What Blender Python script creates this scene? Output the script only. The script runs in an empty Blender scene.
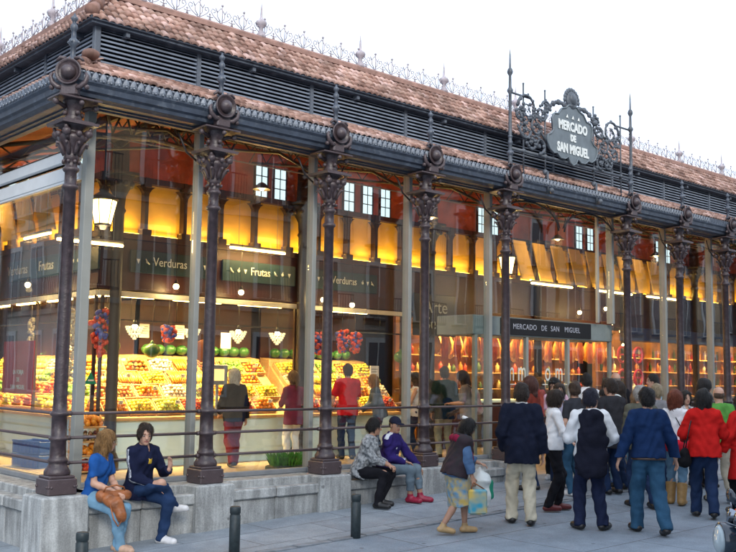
import bpy, math, random
import numpy as np
from mathutils import Vector, Matrix
R = math.radians
PI = math.pi
random.seed(7)
rng = np.random.default_rng(11)
S = bpy.context.scene
COL = S.collection

# ------------------------------------------------------------------ camera
cam_d = bpy.data.cameras.new('camera')
cam = bpy.data.objects.new('camera', cam_d)
COL.objects.link(cam)
S.camera = cam
FPX, YAW, PITCH, ROLL = 959.56, .7343, .1017, .014
cam_d.sensor_width = 36.0
cam_d.lens = FPX / 736.0 * 36.0
cam_d.clip_start = .1
cam_d.clip_end = 3000
_f = Vector((math.sin(YAW) * math.cos(PITCH), math.cos(YAW) * math.cos(PITCH), math.sin(PITCH)))
_r = Vector((math.cos(YAW), -math.sin(YAW), 0))
_u = _r.cross(_f)
_r2 = _r * math.cos(ROLL) + _u * math.sin(ROLL)
_u2 = -_r * math.sin(ROLL) + _u * math.cos(ROLL)
cam.matrix_world = Matrix(((_r2.x, _u2.x, -_f.x, -4.6394), (_r2.y, _u2.y, -_f.y, -10.1672), (_r2.z, _u2.z, -_f.z, 1.35), (0, 0, 0, 1)))

# ------------------------------------------------------------------ world, sun, exposure
S.render.engine = 'CYCLES'
S.cycles.use_denoising = True
S.cycles.max_bounces = 7
S.cycles.diffuse_bounces = 3
S.cycles.glossy_bounces = 4
S.cycles.transmission_bounces = 4
S.cycles.transparent_max_bounces = 16
S.cycles.sample_clamp_indirect = 4.0
S.cycles.caustics_reflective = False
S.cycles.caustics_refractive = False
S.view_settings.view_transform = 'Standard'
S.view_settings.look = 'None'
S.view_settings.gamma = 1
S.view_settings.use_curve_mapping = False
S.view_settings.exposure = 0.8
SUN_EL, SUN_AZ = R(28), R(205)      # azimuth measured from +Y clockwise
w = bpy.data.worlds.new('World')
S.world = w
w.use_nodes = True
nt = w.node_tree
nt.nodes.clear()
sky = nt.nodes.new('ShaderNodeTexSky')
sky.sky_type = 'NISHITA'
sky.sun_disc = False
sky.sun_elevation = SUN_EL
sky.sun_rotation = SUN_AZ
sky.altitude = 600
sky.dust_density = 3
bg = nt.nodes.new('ShaderNodeBackground')
bg.inputs[1].default_value = .13
haze = nt.nodes.new('ShaderNodeMix'); haze.data_type = 'RGBA'     # thin bright overcast veil over the blue
haze.inputs[0].default_value = .82
haze.inputs[7].default_value = (6.3, 7.2, 8.7, 1)
nt.links.new(sky.outputs[0], haze.inputs[6])
nt.links.new(haze.outputs[2], bg.inputs[0])
wo = nt.nodes.new('ShaderNodeOutputWorld')
nt.links.new(bg.outputs[0], wo.inputs[0])
sun_d = bpy.data.lights.new('sun', 'SUN')
sun_d.energy = 1.3
sun_d.angle = R(16)
sun_d.color = (1, .93, .84)
sun = bpy.data.objects.new('sun', sun_d)
COL.objects.link(sun)
sd = Vector((math.sin(SUN_AZ) * math.cos(SUN_EL), math.cos(SUN_AZ) * math.cos(SUN_EL), math.sin(SUN_EL)))
sun.rotation_euler = sd.to_track_quat('Z', 'Y').to_euler()
sun.location = (0, -15, 30)

# ------------------------------------------------------------------ materials
MATS = {}
def mat(name, col, rough=.6, metal=0., var=.12, scale=6., bump=0., bscale=40., emit=None, estr=0., spec=.5, col2=None, detail=5, sheen=0, stretch=None, wear=None):
    if name in MATS: return MATS[name]
    m = bpy.data.materials.new(name); m.use_nodes = True
    t = m.node_tree; N = t.nodes; L = t.links
    b = N['Principled BSDF']
    b.inputs['Roughness'].default_value = rough
    b.inputs['Metallic'].default_value = metal
    b.inputs['Specular IOR Level'].default_value = spec
    if sheen: b.inputs['Sheen Weight'].default_value = sheen
    tc = N.new('ShaderNodeTexCoord')
    src = tc.outputs['Object']
    if stretch:
        mp = N.new('ShaderNodeMapping'); mp.inputs['Scale'].default_value = stretch
        L.new(src, mp.inputs[0]); src = mp.outputs[0]
    if var or col2:
        nz = N.new('ShaderNodeTexNoise'); nz.inputs['Scale'].default_value = scale; nz.inputs['Detail'].default_value = detail
        L.new(src, nz.inputs['Vector'])
        cr = N.new('ShaderNodeValToRGB')
        cr.color_ramp.elements[0].position = .32; cr.color_ramp.elements[1].position = .68
        c2 = col2 or tuple(min(1, c * (1 + var)) for c in col)
        c1 = col if col2 else tuple(c * (1 - var) for c in col)
        cr.color_ramp.elements[0].color = (*c1, 1); cr.color_ramp.elements[1].color = (*c2, 1)
        L.new(nz.outputs[0], cr.inputs[0]); L.new(cr.outputs[0], b.inputs['Base Color'])
    else:
        b.inputs['Base Color'].default_value = (*col, 1)
    if wear:
        ge = N.new('ShaderNodeNewGeometry'); mr = N.new('ShaderNodeMapRange'); mr.inputs[1].default_value = .505; mr.inputs[2].default_value = .60; mr.inputs[3].default_value = 0; mr.inputs[4].default_value = .8
        L.new(ge.outputs['Pointiness'], mr.inputs[0])
        n3 = N.new('ShaderNodeTexNoise'); n3.inputs['Scale'].default_value = 11; n3.inputs['Detail'].default_value = 8; L.new(src, n3.inputs['Vector'])
        m3 = N.new('ShaderNodeMapRange'); m3.inputs[1].default_value = .56; m3.inputs[2].default_value = .66; m3.inputs[3].default_value = 0; m3.inputs[4].default_value = .55; L.new(n3.outputs[0], m3.inputs[0])
        ad = N.new('ShaderNodeMath'); ad.operation = 'ADD'; ad.use_clamp = True; L.new(mr.outputs[0], ad.inputs[0]); L.new(m3.outputs[0], ad.inputs[1])
        mx = N.new('ShaderNodeMix'); mx.data_type = 'RGBA'; mx.inputs[7].default_value = (*wear, 1); L.new(ad.outputs[0], mx.inputs[0]); L.new(cr.outputs[0], mx.inputs[6]); L.new(mx.outputs[2], b.inputs['Base Color'])
    if bump:
        n2 = N.new('ShaderNodeTexNoise'); n2.inputs['Scale'].default_value = bscale; n2.inputs['Detail'].default_value = 6
        L.new(src, n2.inputs['Vector'])
        bp = N.new('ShaderNodeBump'); bp.inputs['Strength'].default_value = bump; bp.inputs['Distance'].default_value = .02
        L.new(n2.outputs[0], bp.inputs['Height']); L.new(bp.outputs[0], b.inputs['Normal'])
    if emit:
        b.inputs['Emission Color'].default_value = (*emit, 1); b.inputs['Emission Strength'].default_value = estr
    MATS[name] = m
    return m

def glass_mat(name, tint=(.93, .97, .96), base=.05, boost=1.0):
    m = bpy.data.materials.new(name); m.use_nodes = True
    t = m.node_tree; N = t.nodes; L = t.links; N.clear()
    tr = N.new('ShaderNodeBsdfTransparent'); tr.inputs[0].default_value = (*tint, 1)
    gl = N.new('ShaderNodeBsdfGlossy'); gl.inputs['Roughness'].default_value = .0
    gl.inputs[0].default_value = (.97, .98, 1, 1)
    fr = N.new('ShaderNodeFresnel')
    ge = N.new('ShaderNodeNewGeometry'); io = N.new('ShaderNodeMapRange'); io.inputs[3].default_value = 1.5; io.inputs[4].default_value = 1 / 1.5      # same reflection from both faces of the sheet
    L.new(ge.outputs['Backfacing'], io.inputs[0]); L.new(io.outputs[0], fr.inputs[0])
    ma = N.new('ShaderNodeMath'); ma.operation = 'MULTIPLY_ADD'; ma.use_clamp = True
    ma.inputs[1].default_value = boost; ma.inputs[2].default_value = base
    mx = N.new('ShaderNodeMixShader'); o = N.new('ShaderNodeOutputMaterial')
    # a very slight waviness of the panes
    tc = N.new('ShaderNodeTexCoord'); nz = N.new('ShaderNodeTexNoise'); nz.inputs['Scale'].default_value = .9; nz.inputs['Detail'].default_value = 1
    bp = N.new('ShaderNodeBump'); bp.inputs['Strength'].default_value = .12; bp.inputs['Distance'].default_value = .02
    L.new(tc.outputs['Object'], nz.inputs['Vector']); L.new(nz.outputs[0], bp.inputs['Height'])
    L.new(bp.outputs[0], gl.inputs['Normal'])
    L.new(fr.outputs[0], ma.inputs[0]); L.new(ma.outputs[0], mx.inputs[0])
    L.new(tr.outputs[0], mx.inputs[1]); L.new(gl.outputs[0], mx.inputs[2]); L.new(mx.outputs[0], o.inputs[0])
    return m

# ------------------------------------------------------------------ mesh helpers
class MB:
    def __init__(self): self.v = []; self.f = []; self.m = []; self.s = []
    def add(self, vs, fs, mi=0, smooth=False):
        o = len(self.v); self.v.extend([tuple(p) for p in vs])
        for f in fs: self.f.append(tuple(i + o for i in f)); self.m.append(mi); self.s.append(smooth)
        return self
    def box(self, x0, x1, y0, y1, z0, z1, mi=0, M=None):
        vs = [Vector(p) for p in ((x0, y0, z0), (x1, y0, z0), (x1, y1, z0), (x0, y1, z0), (x0, y0, z1), (x1, y0, z1), (x1, y1, z1), (x0, y1, z1))]
        if M is not None: vs = [M @ p for p in vs]
        return self.add(vs, [(0, 3, 2, 1), (4, 5, 6, 7), (0, 1, 5, 4), (1, 2, 6, 5), (2, 3, 7, 6), (3, 0, 4, 7)], mi)
    def bevbox(self, x0, x1, y0, y1, z0, z1, b=.01, mi=0, M=None):
        vs = []
        for z, i in ((z0, b), (z0 + b, 0), (z1 - b, 0), (z1, b)):
            a0, a1, c0, c1 = x0 + i, x1 - i, y0 + i, y1 - i
            vs += [(a0 + b, c0, z), (a1 - b, c0, z), (a1, c0 + b, z), (a1, c1 - b, z), (a1 - b, c1, z), (a0 + b, c1, z), (a0, c1 - b, z), (a0, c0 + b, z)]
        vs = [Vector(p) for p in vs]
        if M is not None: vs = [M @ p for p in vs]
        fs = [tuple(range(7, -1, -1)), tuple(range(24, 32))]
        for k in range(3):
            for i in range(8):
                j = (i + 1) % 8; fs.append((k * 8 + i, k * 8 + j, k * 8 + 8 + j, k * 8 + 8 + i))
        return self.add(vs, fs, mi)
    def lathe(self, prof, n=16, M=None, mi=0, smooth=True, square=False):
        """prof: list of (r, z)"""
        vs = []; fs = []
        for r, z in prof:
            for i in range(n):
                a = 2 * PI * (i + .5) / n
                vs.append(Vector((r * math.cos(a), r * math.sin(a), z)))
        if M is not None: vs = [M @ p for p in vs]
        for k in range(len(prof) - 1):
            for i in range(n):
                j = (i + 1) % n; fs.append((k * n + i, k * n + j, k * n + n + j, k * n + n + i))
        fs.append(tuple(range(n - 1, -1, -1))); fs.append(tuple(range((len(prof) - 1) * n, len(prof) * n)))
        return self.add(vs, fs, mi, smooth)
    def tube(self, pts, r, n=8, mi=0, closed=False):
        pts = [Vector(p) for p in pts]; rs = r if isinstance(r, (list, tuple)) else [r] * len(pts)
        vs = []; fs = []; k = len(pts)
        up = Vector((0, 0, 1))
        t0 = (pts[1] - pts[0]).normalized()
        u = t0.cross(up if abs(t0.z) < .9 else Vector((1, 0, 0))).normalized()
        for i, p in enumerate(pts):
            if closed: t = (pts[(i + 1) % k] - pts[i - 1]).normalized()
            else: t = (pts[min(i + 1, k - 1)] - pts[max(i - 1, 0)]).normalized()
            u = (u - t * u.dot(t)).normalized(); v = t.cross(u)
            for j in range(n):
                a = 2 * PI * j / n; vs.append(p + (u * math.cos(a) + v * math.sin(a)) * rs[i])
        for i in range(k if closed else k - 1):
            i2 = (i + 1) % k
            for j in range(n):
                j2 = (j + 1) % n; fs.append((i * n + j, i * n + j2, i2 * n + j2, i2 * n + j))
        if not closed: fs.append(tuple(range(n - 1, -1, -1))); fs.append(tuple(range((k - 1) * n, k * n)))
        return self.add(vs, fs, mi, True)
    def sphere(self, c, r, n=8, mi=0, sq=(1, 1, 1), rot=None):
        vs = [Vector((0, 0, -1))]; fs = []; m = n // 2 + 1
        for k in range(1, m):
            ph = -PI / 2 + PI * k / m
            for i in range(n): vs.append(Vector((math.cos(ph) * math.cos(2 * PI * i / n), math.cos(ph) * math.sin(2 * PI * i / n), math.sin(ph))))
        vs.append(Vector((0, 0, 1)))
        for i in range(n): fs.append((0, 1 + (i + 1) % n, 1 + i))
        for k in range(m - 2):
            for i in range(n):
                j = (i + 1) % n; a = 1 + k * n; fs.append((a + i, a + j, a + n + j, a + n + i))
        a = 1 + (m - 2) * n
        for i in range(n): fs.append((a + i, a + (i + 1) % n, len(vs) - 1))
        q = []
        for p in vs:
            p = Vector((p.x * sq[0], p.y * sq[1], p.z * sq[2])) * r
            if rot is not None: p = rot @ p
            q.append(p + Vector(c))
        return self.add(q, fs, mi, True)
    def prism(self, out, depth, M, mi=0, smooth=False):
        """outline (x,z) extruded along +y by depth, placed with M"""
        n = len(out); vs = [M @ Vector((x, 0, z)) for x, z in out] + [M @ Vector((x, depth, z)) for x, z in out]
        fs = [tuple(range(n)), tuple(range(2 * n - 1, n - 1, -1))]
        for i in range(n): j = (i + 1) % n; fs.append((i, i + n, j + n, j))
        return self.add(vs, fs, mi, smooth)
    def mesh(self, name):
        me = bpy.data.meshes.new(name); me.from_pydata(self.v, [], self.f); return me
    def build(self, name, mats, parent=None, loc=None, kind=None, label=None):
        me = self.mesh(name)
        mats = mats if isinstance(mats, (list, tuple)) else [mats]
        for m in mats: me.materials.append(m)
        me.polygons.foreach_set('material_index', self.m)
        me.polygons.foreach_set('use_smooth', self.s)
        me.update()
        o = bpy.data.objects.new(name, me); COL.objects.link(o)
        if parent: o.parent = parent
        if loc: o.location = loc
        if kind: o['kind'] = kind
        if label: o['label'] = label
        return o

def T(x, y, z): return Matrix.Translation((x, y, z))
def RZ(a): return Matrix.Rotation(a, 4, 'Z')
def RX(a): return Matrix.Rotation(a, 4, 'X')
def RY(a): return Matrix.Rotation(a, 4, 'Y')

def thing(name, label, cat, loc=(0, 0, 0), rz=0, group=None):
    o = bpy.data.objects.new(name, None); COL.objects.link(o)
    o.location = loc; o.rotation_euler = (0, 0, rz); o.empty_display_size = .1
    o['label'] = label; o['category'] = cat
    if group: o['group'] = group
    return o
def tag(o, label, cat, group=None, kind=None):
    o['label'] = label; o['category'] = cat
    if group: o['group'] = group
    if kind: o['kind'] = kind
    return o
def copy_tree(o, parent=None):
    c = o.copy(); COL.objects.link(c); c.parent = parent
    for ch in [x for x in bpy.data.objects if x.parent == o]: copy_tree(ch, c)
    return c
def text_obj(name, s, size, M, m, parent=None, ext=.004, bold=0., sx=1., spacing=1., align='CENTER'):
    cu = bpy.data.curves.new(name, 'FONT'); cu.body = s; cu.size = size; cu.extrude = ext; cu.offset = bold
    cu.align_x = align; cu.align_y = 'CENTER'; cu.space_character = spacing; cu.resolution_u = 3
    tmp = bpy.data.objects.new('tmp', cu)
    me = bpy.data.meshes.new_from_object(tmp)
    bpy.data.objects.remove(tmp); bpy.data.curves.remove(cu)
    me.transform(M @ Matrix.Diagonal((sx, 1, 1, 1))); me.materials.clear(); me.materials.append(m); me.name = name
    o = bpy.data.objects.new(name, me); COL.objects.link(o)
    if parent: o.parent = parent
    return o
FRONT = RX(PI / 2)        # text / XY-plane things turned to stand up and face -Y

def gz(x, y):
    t = min(max((-y - .2) / 2.6, 0), 1); x = min(max(x, -4), 8)
    return -.56 + (x - 1.6) * (.042 * (1 - t) + .012 * t)
# ------------------------------------------------------------------ the setting: ground sheets
B = 1.8987
def ground_mat(name, base, joint, bw, bh, off=.5, rough=.75, mort=.012, var=.14):
    m = bpy.data.materials.new(name); m.use_nodes = True; t = m.node_tree; N = t.nodes; L = t.links; b = N['Principled BSDF']
    tc = N.new('ShaderNodeTexCoord')
    br = N.new('ShaderNodeTexBrick'); br.offset = off; br.inputs['Scale'].default_value = 1; br.inputs['Brick Width'].default_value = bw; br.inputs['Row Height'].default_value = bh
    br.inputs['Mortar Size'].default_value = mort; br.inputs['Mortar Smooth'].default_value = .3
    c = lambda k: tuple(x * k for x in base) + (1,)
    br.inputs['Color1'].default_value = c(1 - var * .5); br.inputs['Color2'].default_value = c(1 + var * .5); br.inputs['Mortar'].default_value = (*joint, 1)
    L.new(tc.outputs['Object'], br.inputs['Vector'])
    last = br.outputs['Color']
    for sc, lo, hi in ((.7, .78, 1.12), (5, .86, 1.1), (60, .82, 1.16)):
        nz = N.new('ShaderNodeTexNoise'); nz.inputs['Scale'].default_value = sc; nz.inputs['Detail'].default_value = 7; L.new(tc.outputs['Object'], nz.inputs['Vector'])
        mr = N.new('ShaderNodeMapRange'); mr.inputs[1].default_value = .3; mr.inputs[2].default_value = .7; mr.inputs[3].default_value = lo; mr.inputs[4].default_value = hi; L.new(nz.outputs[0], mr.inputs[0])
        mx = N.new('ShaderNodeMix'); mx.data_type = 'RGBA'; mx.blend_type = 'MULTIPLY'; mx.inputs[0].default_value = 1
        L.new(last, mx.inputs[6]); L.new(mr.outputs[0], mx.inputs[7]); last = mx.outputs[2]
    # dark trodden spots (gum, old stains)
    vo = N.new('ShaderNodeTexVoronoi'); vo.inputs['Scale'].default_value = 2.2; L.new(tc.outputs['Object'], vo.inputs['Vector'])
    mr = N.new('ShaderNodeMapRange'); mr.inputs[1].default_value = .05; mr.inputs[2].default_value = .07; mr.inputs[3].default_value = .5; mr.inputs[4].default_value = 1; L.new(vo.outputs[0], mr.inputs[0])
    mx = N.new('ShaderNodeMix'); mx.data_type = 'RGBA'; mx.blend_type = 'MULTIPLY'; mx.inputs[0].default_value = 1
    L.new(last, mx.inputs[6]); L.new(mr.outputs[0], mx.inputs[7]); L.new(mx.outputs[2], b.inputs['Base Color'])
    b.inputs['Roughness'].default_value = rough
    bp = N.new('ShaderNodeBump'); bp.inputs['Strength'].default_value = .35; bp.inputs['Distance'].default_value = .01; L.new(nz.outputs[0], bp.inputs['Height']); L.new(bp.outputs[0], b.inputs['Normal'])
    return m
M_road = ground_mat('plaza_granite', (.225, .27, .315), (.10, .11, .125), 2.1, 1.3, mort=.010)
M_pave = ground_mat('pavement_stone', (.28, .32, .355), (.13, .14, .155), 1.2, .7, mort=.009)
def sheet(name, xs, ys, m, dz=0):
    mb = MB(); vs = [(x, y, gz(x, y) + dz) for y in ys for x in xs]; n = len(xs)
    mb.add(vs, [(j * n + i, j * n + i + 1, j * n + n + i + 1, j * n + n + i) for j in range(len(ys) - 1) for i in range(n - 1)], 0, True)
    return mb.build(name, m, kind='structure')
XS = [-400, -60, -20, -12] + [-8 + i for i in range(60)] + [80, 400]
sheet('ground', XS, [-400, -60, -25, -14] + [-10 + .5 * i for i in range(20)] + [-.02], M_road)
mb = MB()
mb.add([(-400, -.02, -.95), (400, -.02, -.95), (400, 400, -.95), (-400, 400, -.95)], [(0, 1, 2, 3)])
mb.build('ground_behind', M_road, kind='structure')
xs = [-400, -60, -20, -8, -4, -1.6]
sheet('ground_side', xs + [-.02], [-.02, 5, 10, 20, 60, 400], M_road)
xp = [-1.5 + i * .5 for i in range(80)]
sheet('pavement', xp, [-1.62, -1.2, -.8, -.4, -.02], M_pave, .012)
sheet('pavement_side', [-1.5, -1, -.5, -.02], [-.02, 5, 10, 20, 30], M_pave, .012)
mb = MB()
for i in range(len(xp) - 1):          # granite edging along the pavement
    x0, x1 = xp[i] + .004, xp[i + 1] - .004; a = gz((x0 + x1) / 2, -1.7)
    mb.bevbox(x0, x1, -1.74, -1.625, a - .1, a + .018, .006)
mb.build('kerb', mat('kerb_granite', (.20, .22, .24), .75, var=.2, scale=9, bump=.3, bscale=60), kind='structure')

# ------------------------------------------------------------------ market hall
M_iron = mat('purple_brown_iron', (.036, .023, .027), .42, wear=(.085, .062, .066), var=.35, scale=14, bump=.25, bscale=50, spec=.6)
M_blue = mat('blue_grey_painted_metal', (.038, .050, .072), .45, wear=(.11, .13, .16), var=.25, scale=7, bump=.12, bscale=40, spec=.6)
M_bluel = mat('weathered_blue_grey_metal', (.12, .145, .185), .5, wear=(.28, .31, .35), var=.35, scale=18, bump=.3, bscale=60, spec=.6)
M_slat = mat('louvre_blue_metal', (.19, .23, .29), .45, var=.2, scale=5, spec=.5)
M_cor = mat('cornice_blue_metal', (.050, .066, .095), .45, wear=(.12, .145, .18), var=.25, scale=7, bump=.12, bscale=40, spec=.6)
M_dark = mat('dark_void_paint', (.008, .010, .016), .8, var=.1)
M_grey = mat('pale_mullion_metal', (.30, .31, .285), .5, metal=0., var=.08, scale=3)
M_stone = ground_mat('parapet_stone', (.46, .48, .475), (.30, .32, .33), 400, 400, mort=.0, rough=.85, var=.02)
def streaks(m, lo=.62):          # rain runs and grime on the vertical stone
    t = m.node_tree; N = t.nodes; L = t.links; b = N['Principled BSDF']; tc = N.new('ShaderNodeTexCoord'); mp = N.new('ShaderNodeMapping'); mp.inputs['Scale'].default_value = (5, 5, .7)
    nz = N.new('ShaderNodeTexNoise'); nz.inputs['Scale'].default_value = 1.6; nz.inputs['Detail'].default_value = 9; nz.inputs['Roughness'].default_value = .65
    mr = N.new('ShaderNodeMapRange'); mr.inputs[1].default_value = .42; mr.inputs[2].default_value = .62; mr.inputs[3].default_value = lo; mr.inputs[4].default_value = 1.08
    mx = N.new('ShaderNodeMix'); mx.data_type = 'RGBA'; mx.blend_type = 'MULTIPLY'; mx.inputs[0].default_value = 1; src = b.inputs['Base Color'].links[0].from_socket
    L.new(tc.outputs['Object'], mp.inputs[0]); L.new(mp.outputs[0], nz.inputs['Vector']); L.new(nz.outputs[0], mr.inputs[0]); L.new(src, mx.inputs[6]); L.new(mr.outputs[0], mx.inputs[7]); L.new(mx.outputs[2], b.inputs['Base Color'])
streaks(M_stone)
M_lace = mat('haze_pale_cresting', (.42, .38, .41), .6, var=.3, scale=12)  # haze over the ridge ironwork put in as a paler colour
M_coppertile = None
def tile_mat():
    m = bpy.data.materials.new('terracotta_tiles'); m.use_nodes = True; t = m.node_tree; N = t.nodes; L = t.links; b = N['Principled BSDF']
    tc = N.new('ShaderNodeTexCoord'); at = N.new('ShaderNodeAttribute'); at.attribute_name = 'tile'
    cr = N.new('ShaderNodeValToRGB'); e = cr.color_ramp.elements
    e[0].position = 0; e[0].color = (.24, .135, .105, 1); e[1].position = 1; e[1].color = (.64, .45, .41, 1)
    x = e.new(.35); x.color = (.38, .23, .185, 1); x = e.new(.7); x.color = (.44, .29, .235, 1)
    L.new(at.outputs['Fac'], cr.inputs[0])
    nz = N.new('ShaderNodeTexNoise'); nz.inputs['Scale'].default_value = 2.6; nz.inputs['Detail'].default_value = 12; nz.inputs['Roughness'].default_value = .7; L.new(tc.outputs['Object'], nz.inputs['Vector'])
    mr = N.new('ShaderNodeMapRange'); mr.inputs[1].default_value = .34; mr.inputs[2].default_value = .62; mr.inputs[3].default_value = .42; mr.inputs[4].default_value = 1.2; L.new(nz.outputs[0], mr.inputs[0])
    mx = N.new('ShaderNodeMix'); mx.data_type = 'RGBA'; mx.blend_type = 'MULTIPLY'; mx.inputs[0].default_value = 1
    L.new(cr.outputs[0], mx.inputs[6]); L.new(mr.outputs[0], mx.inputs[7]); L.new(mx.outputs[2], b.inputs['Base Color'])
    b.inputs['Roughness'].default_value = .8
    return m
M_tile = tile_mat()

hall = thing('market_hall', 'long iron and glass market hall with tiled louvred roof', 'market hall')
LF, LS = 34.0, 30.0     # lengths of the front and the side facade

def side(M=None):       # local facade frame (u along, v inward, z) -> world, front: identity; side: swap
    return Matrix(((0, 1, 0, 0), (1, 0, 0, 0), (0, 0, 1, 0), (0, 0, 0, 1)))
SIDES = ((Matrix.Identity(4), LF), (side(), LS))
def both(name, fn, mats, **k):
    """one mesh holding a continuous member that runs round the corner"""
    mb = MB()
    for M, Ln in SIDES: fn(mb, M, Ln)
    return mb.build(name, mats, hall, **k)
def run(mb, M, Ln, prof, mi=0, caps=True, end=None):
    """extrude closed profile [(v,z)] along u with a mitre at the corner"""
    n = len(prof); E = Ln if end is None else end
    vs = [M @ Vector((v, v, z)) for v, z in prof] + [M @ Vector((E, v, z)) for v, z in prof]
    mb.add(vs, [(i, (i + 1) % n, n + (i + 1) % n, n + i) for i in range(n)] + [tuple(range(2 * n - 1, n - 1, -1))], mi)

COLX = [0, B, 2 * B, 3 * B, 4 * B] + [B * (5.88 + i) for i in range(11)]
COLY = [3.7, 5.6, 7.5, 9.4, 11.3, 13.2, 15.1, 17, 18.9]

# ---- parapet of stone: low wall, projecting ledge, block under every column
def parapet(mb, M, Ln, z0=-.9):
    front = M[0][0] == 1
    segs = [(-.05, 4 * B + .3), (5.9 * B - .3, Ln)] if front else [(-.05, Ln)]
    for a, b in segs:
        mb.bevbox(a + .0, b, -.012, .42, z0, -.004, .012, 0, M)          # wall up to the glass line
        c = a + .1
        while c < b - .06:
            e = min(c + B / 2 - (.05 if c < a + .2 else 0), b - .05)
            mb.bevbox(c, e - .005, -.17, .02, z0, -.225, .008, 0, M)
            mb.bevbox(c, e - .005, -.21 + random.uniform(-.004, .004), .0, -.222, -.095 + random.uniform(-.004, .003), .016, 0, M)     # coping people sit on
            c = e
mb = MB()
for M, Ln in SIDES: parapet(mb, M, Ln)
mb.build('parapet', M_stone, hall)
for i, x in enumerate(COLX):
    mb = MB(); mb.bevbox(x - .27, x + .27, -.26, .15, -.95, .0, .02); 
    if i == 0: mb = MB(); mb.bevbox(-.27, .27, -.27, .27, -.95, 0, .02)
    mb.build('plinth', M_stone, hall)
for y in COLY:
    mb = MB(); mb.bevbox(-.26, .15, y - .27, y + .27, -.95, .0, .02); mb.build('plinth', M_stone, hall)

# ---- one iron column and its ornament
def column_mb(mb, tall=4.42):
    mb.bevbox(-.165, .165, -.165, .165, .001, .175, .012)
    mb.bevbox(-.145, .145, -.145, .145, .175, .205, .008)
    for a in (-1, 1):
        for b in (-1, 1): mb.sphere((a * .155, b * .155, .09), .018, 8); 
    for a in (-.13, .13): mb.sphere((a, -.168, .09), .016, 8); mb.sphere((-.168, a, .09), .016, 8)
    P = [(.135, .2), (.142, .225), (.14, .25), (.12, .28), (.098, .32), (.094, .34), (.108, .355), (.108, .375), (.092, .39), (.088, .42), (.084, .57), (.102, .585), (.108, .60), (.102, .615), (.084, .63), (.082, .84), (.100, .855), (.106, .87), (.1, .885), (.08, .90), (.076, 1.0), (.071, 2.2), (.066, 3.36), (.085, 3.375), (.096, 3.395), (.085, 3.415), (.067, 3.43), (.066, 3.56), (.084, 3.575), (.094, 3.595), (.084, 3.615), (.068, 3.63), (.072, 3.70), (.09, 3.72), (.082, 3.75), (.09, 3.80), (.115, 3.86), (.15, 3.92), (.165, 3.955), (.15, 3.985), (.125, 4.0), (.12, 4.04), (.17, 4.075), (.19, 4.09), (.10, 4.10), (.085, 4.14), (.105, 4.17), (.085, 4.21), (.082, 4.28), (.1, 4.31), (.12, 4.36), (.13, 4.42)]
    mb.lathe(P, 20)
    for i in range(8):                 # leaves of the capital
        a = PI / 4 * i; c, s = math.cos(a), math.sin(a)
        mb.tube([(.085 * c, .085 * s, 3.76), (.115 * c, .115 * s, 3.83), (.15 * c, .15 * s, 3.88), (.178 * c, .178 * s, 3.885), (.18 * c, .18 * s, 3.86)], [.022, .026, .022, .018, .012], 6)
        mb.sphere((.092 * c, .092 * s, 3.68), .022, 6)
    for i in range(4):                 # corner volutes
        a = PI / 4 + PI / 2 * i; c, s = math.cos(a), math.sin(a)
        mb.sphere((.185 * c, .185 * s, 4.0), .05, 10); mb.tube([(.13 * c, .13 * s, 3.92), (.17 * c, .17 * s, 3.97), (.2 * c, .2 * s, 4.04), (.22 * c, .22 * s, 4.07)], [.03, .03, .025, .02], 6)
        a = PI / 2 * i; c, s = math.cos(a), math.sin(a); mb.sphere((.165 * c, .165 * s, 3.985), .036, 8); mb.sphere((.1 * c, .1 * s, 4.235), .03, 8)
    M = Matrix.Identity(4)
    mb.prism([(-.21, 4.085), (.21, 4.085), (.225, 4.12), (-.225, 4.12)], .42, T(0, -.21, 0))
    mb.bevbox(-.17, .17, -.17, .17, 4.12, 4.14, .005)
def bracket_mb(mb):
    for a in (-1, 1):
        mb.tube([(a * .1, 0, 4.30), (a * .18, -.02, 4.33), (a * .23, -.04, 4.33)], [.03, .025, .02], 8); mb.sphere((a * .24, -.06, 4.33), .038, 8)
    mb.sphere((0, -.2, 4.33), .03, 8)
    mb.bevbox(-.26, .26, -.19, .14, 4.375, 4.40, .006)
def shell_mb(mb):                      # round shell with a ball, facing -Y
    M = T(0, -.20, 4.667) @ RX(PI / 2) @ Matrix.Scale(.9, 4)
    mb.lathe([(.03, -.05), (.12, -.03), (.155, .0), (.168, .035), (.158, .045), (.135, .02), (.11, .005), (.0, -.005)], 24, M)
    mb.sphere((0, -.212, 4.667), .086, 16)
    for a in (-1, 1):
        mb.tube([(a * .06, -.17, 4.49), (a * .13, -.19, 4.50), (a * .19, -.19, 4.55), (a * .21, -.19, 4.62), (a * .19, -.19, 4.66)], [.025, .03, .03, .024, .015], 7)
        mb.tube([(a * .05, -.17, 4.83), (a * .11, -.18, 4.84), (a * .155, -.18, 4.80)], [.025, .022, .014], 7)
        mb.sphere((a * .2, -.17, 4.50), .032, 8)
    mb.bevbox(-.1, .1, -.2, -.08, 4.40, 4.55, .02)
def finial_mb(mb, y=-.10, z0=4.80, k=.97):
    P = [(.05, 0), (.06, .03), (.035, .06), (.03, .12), (.034, .2), (.055, .225), (.06, .25), (.05, .28), (.03, .30), (.026, .38), (.036, .40), (.044, .43), (.036, .46), (.022, .475), (.024, .50), (.040, .525), (.040, .545), (.018, .57), (.006, .60)]
    mb.lathe([(r * k, z * k) for r, z in P], 12, T(0, y, z0))
    for i in range(4): a = PI / 2 * i; mb.sphere((.058 * math.cos(a) * k, y + .058 * math.sin(a) * k, z0 + .25 * k), .018 * k, 6)
colm = MB(); column_mb(colm); bracket_mb(colm); col0 = colm.build('column', M_iron, hall)
shm = MB(); shell_mb(shm); sh0 = shm.build('shell_ornament', M_iron, col0)
fim = MB(); finial_mb(fim); fi0 = fim.build('finial', M_blue, col0)
cm, sm_, fm = col0.data, sh0.data, fi0.data
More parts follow.
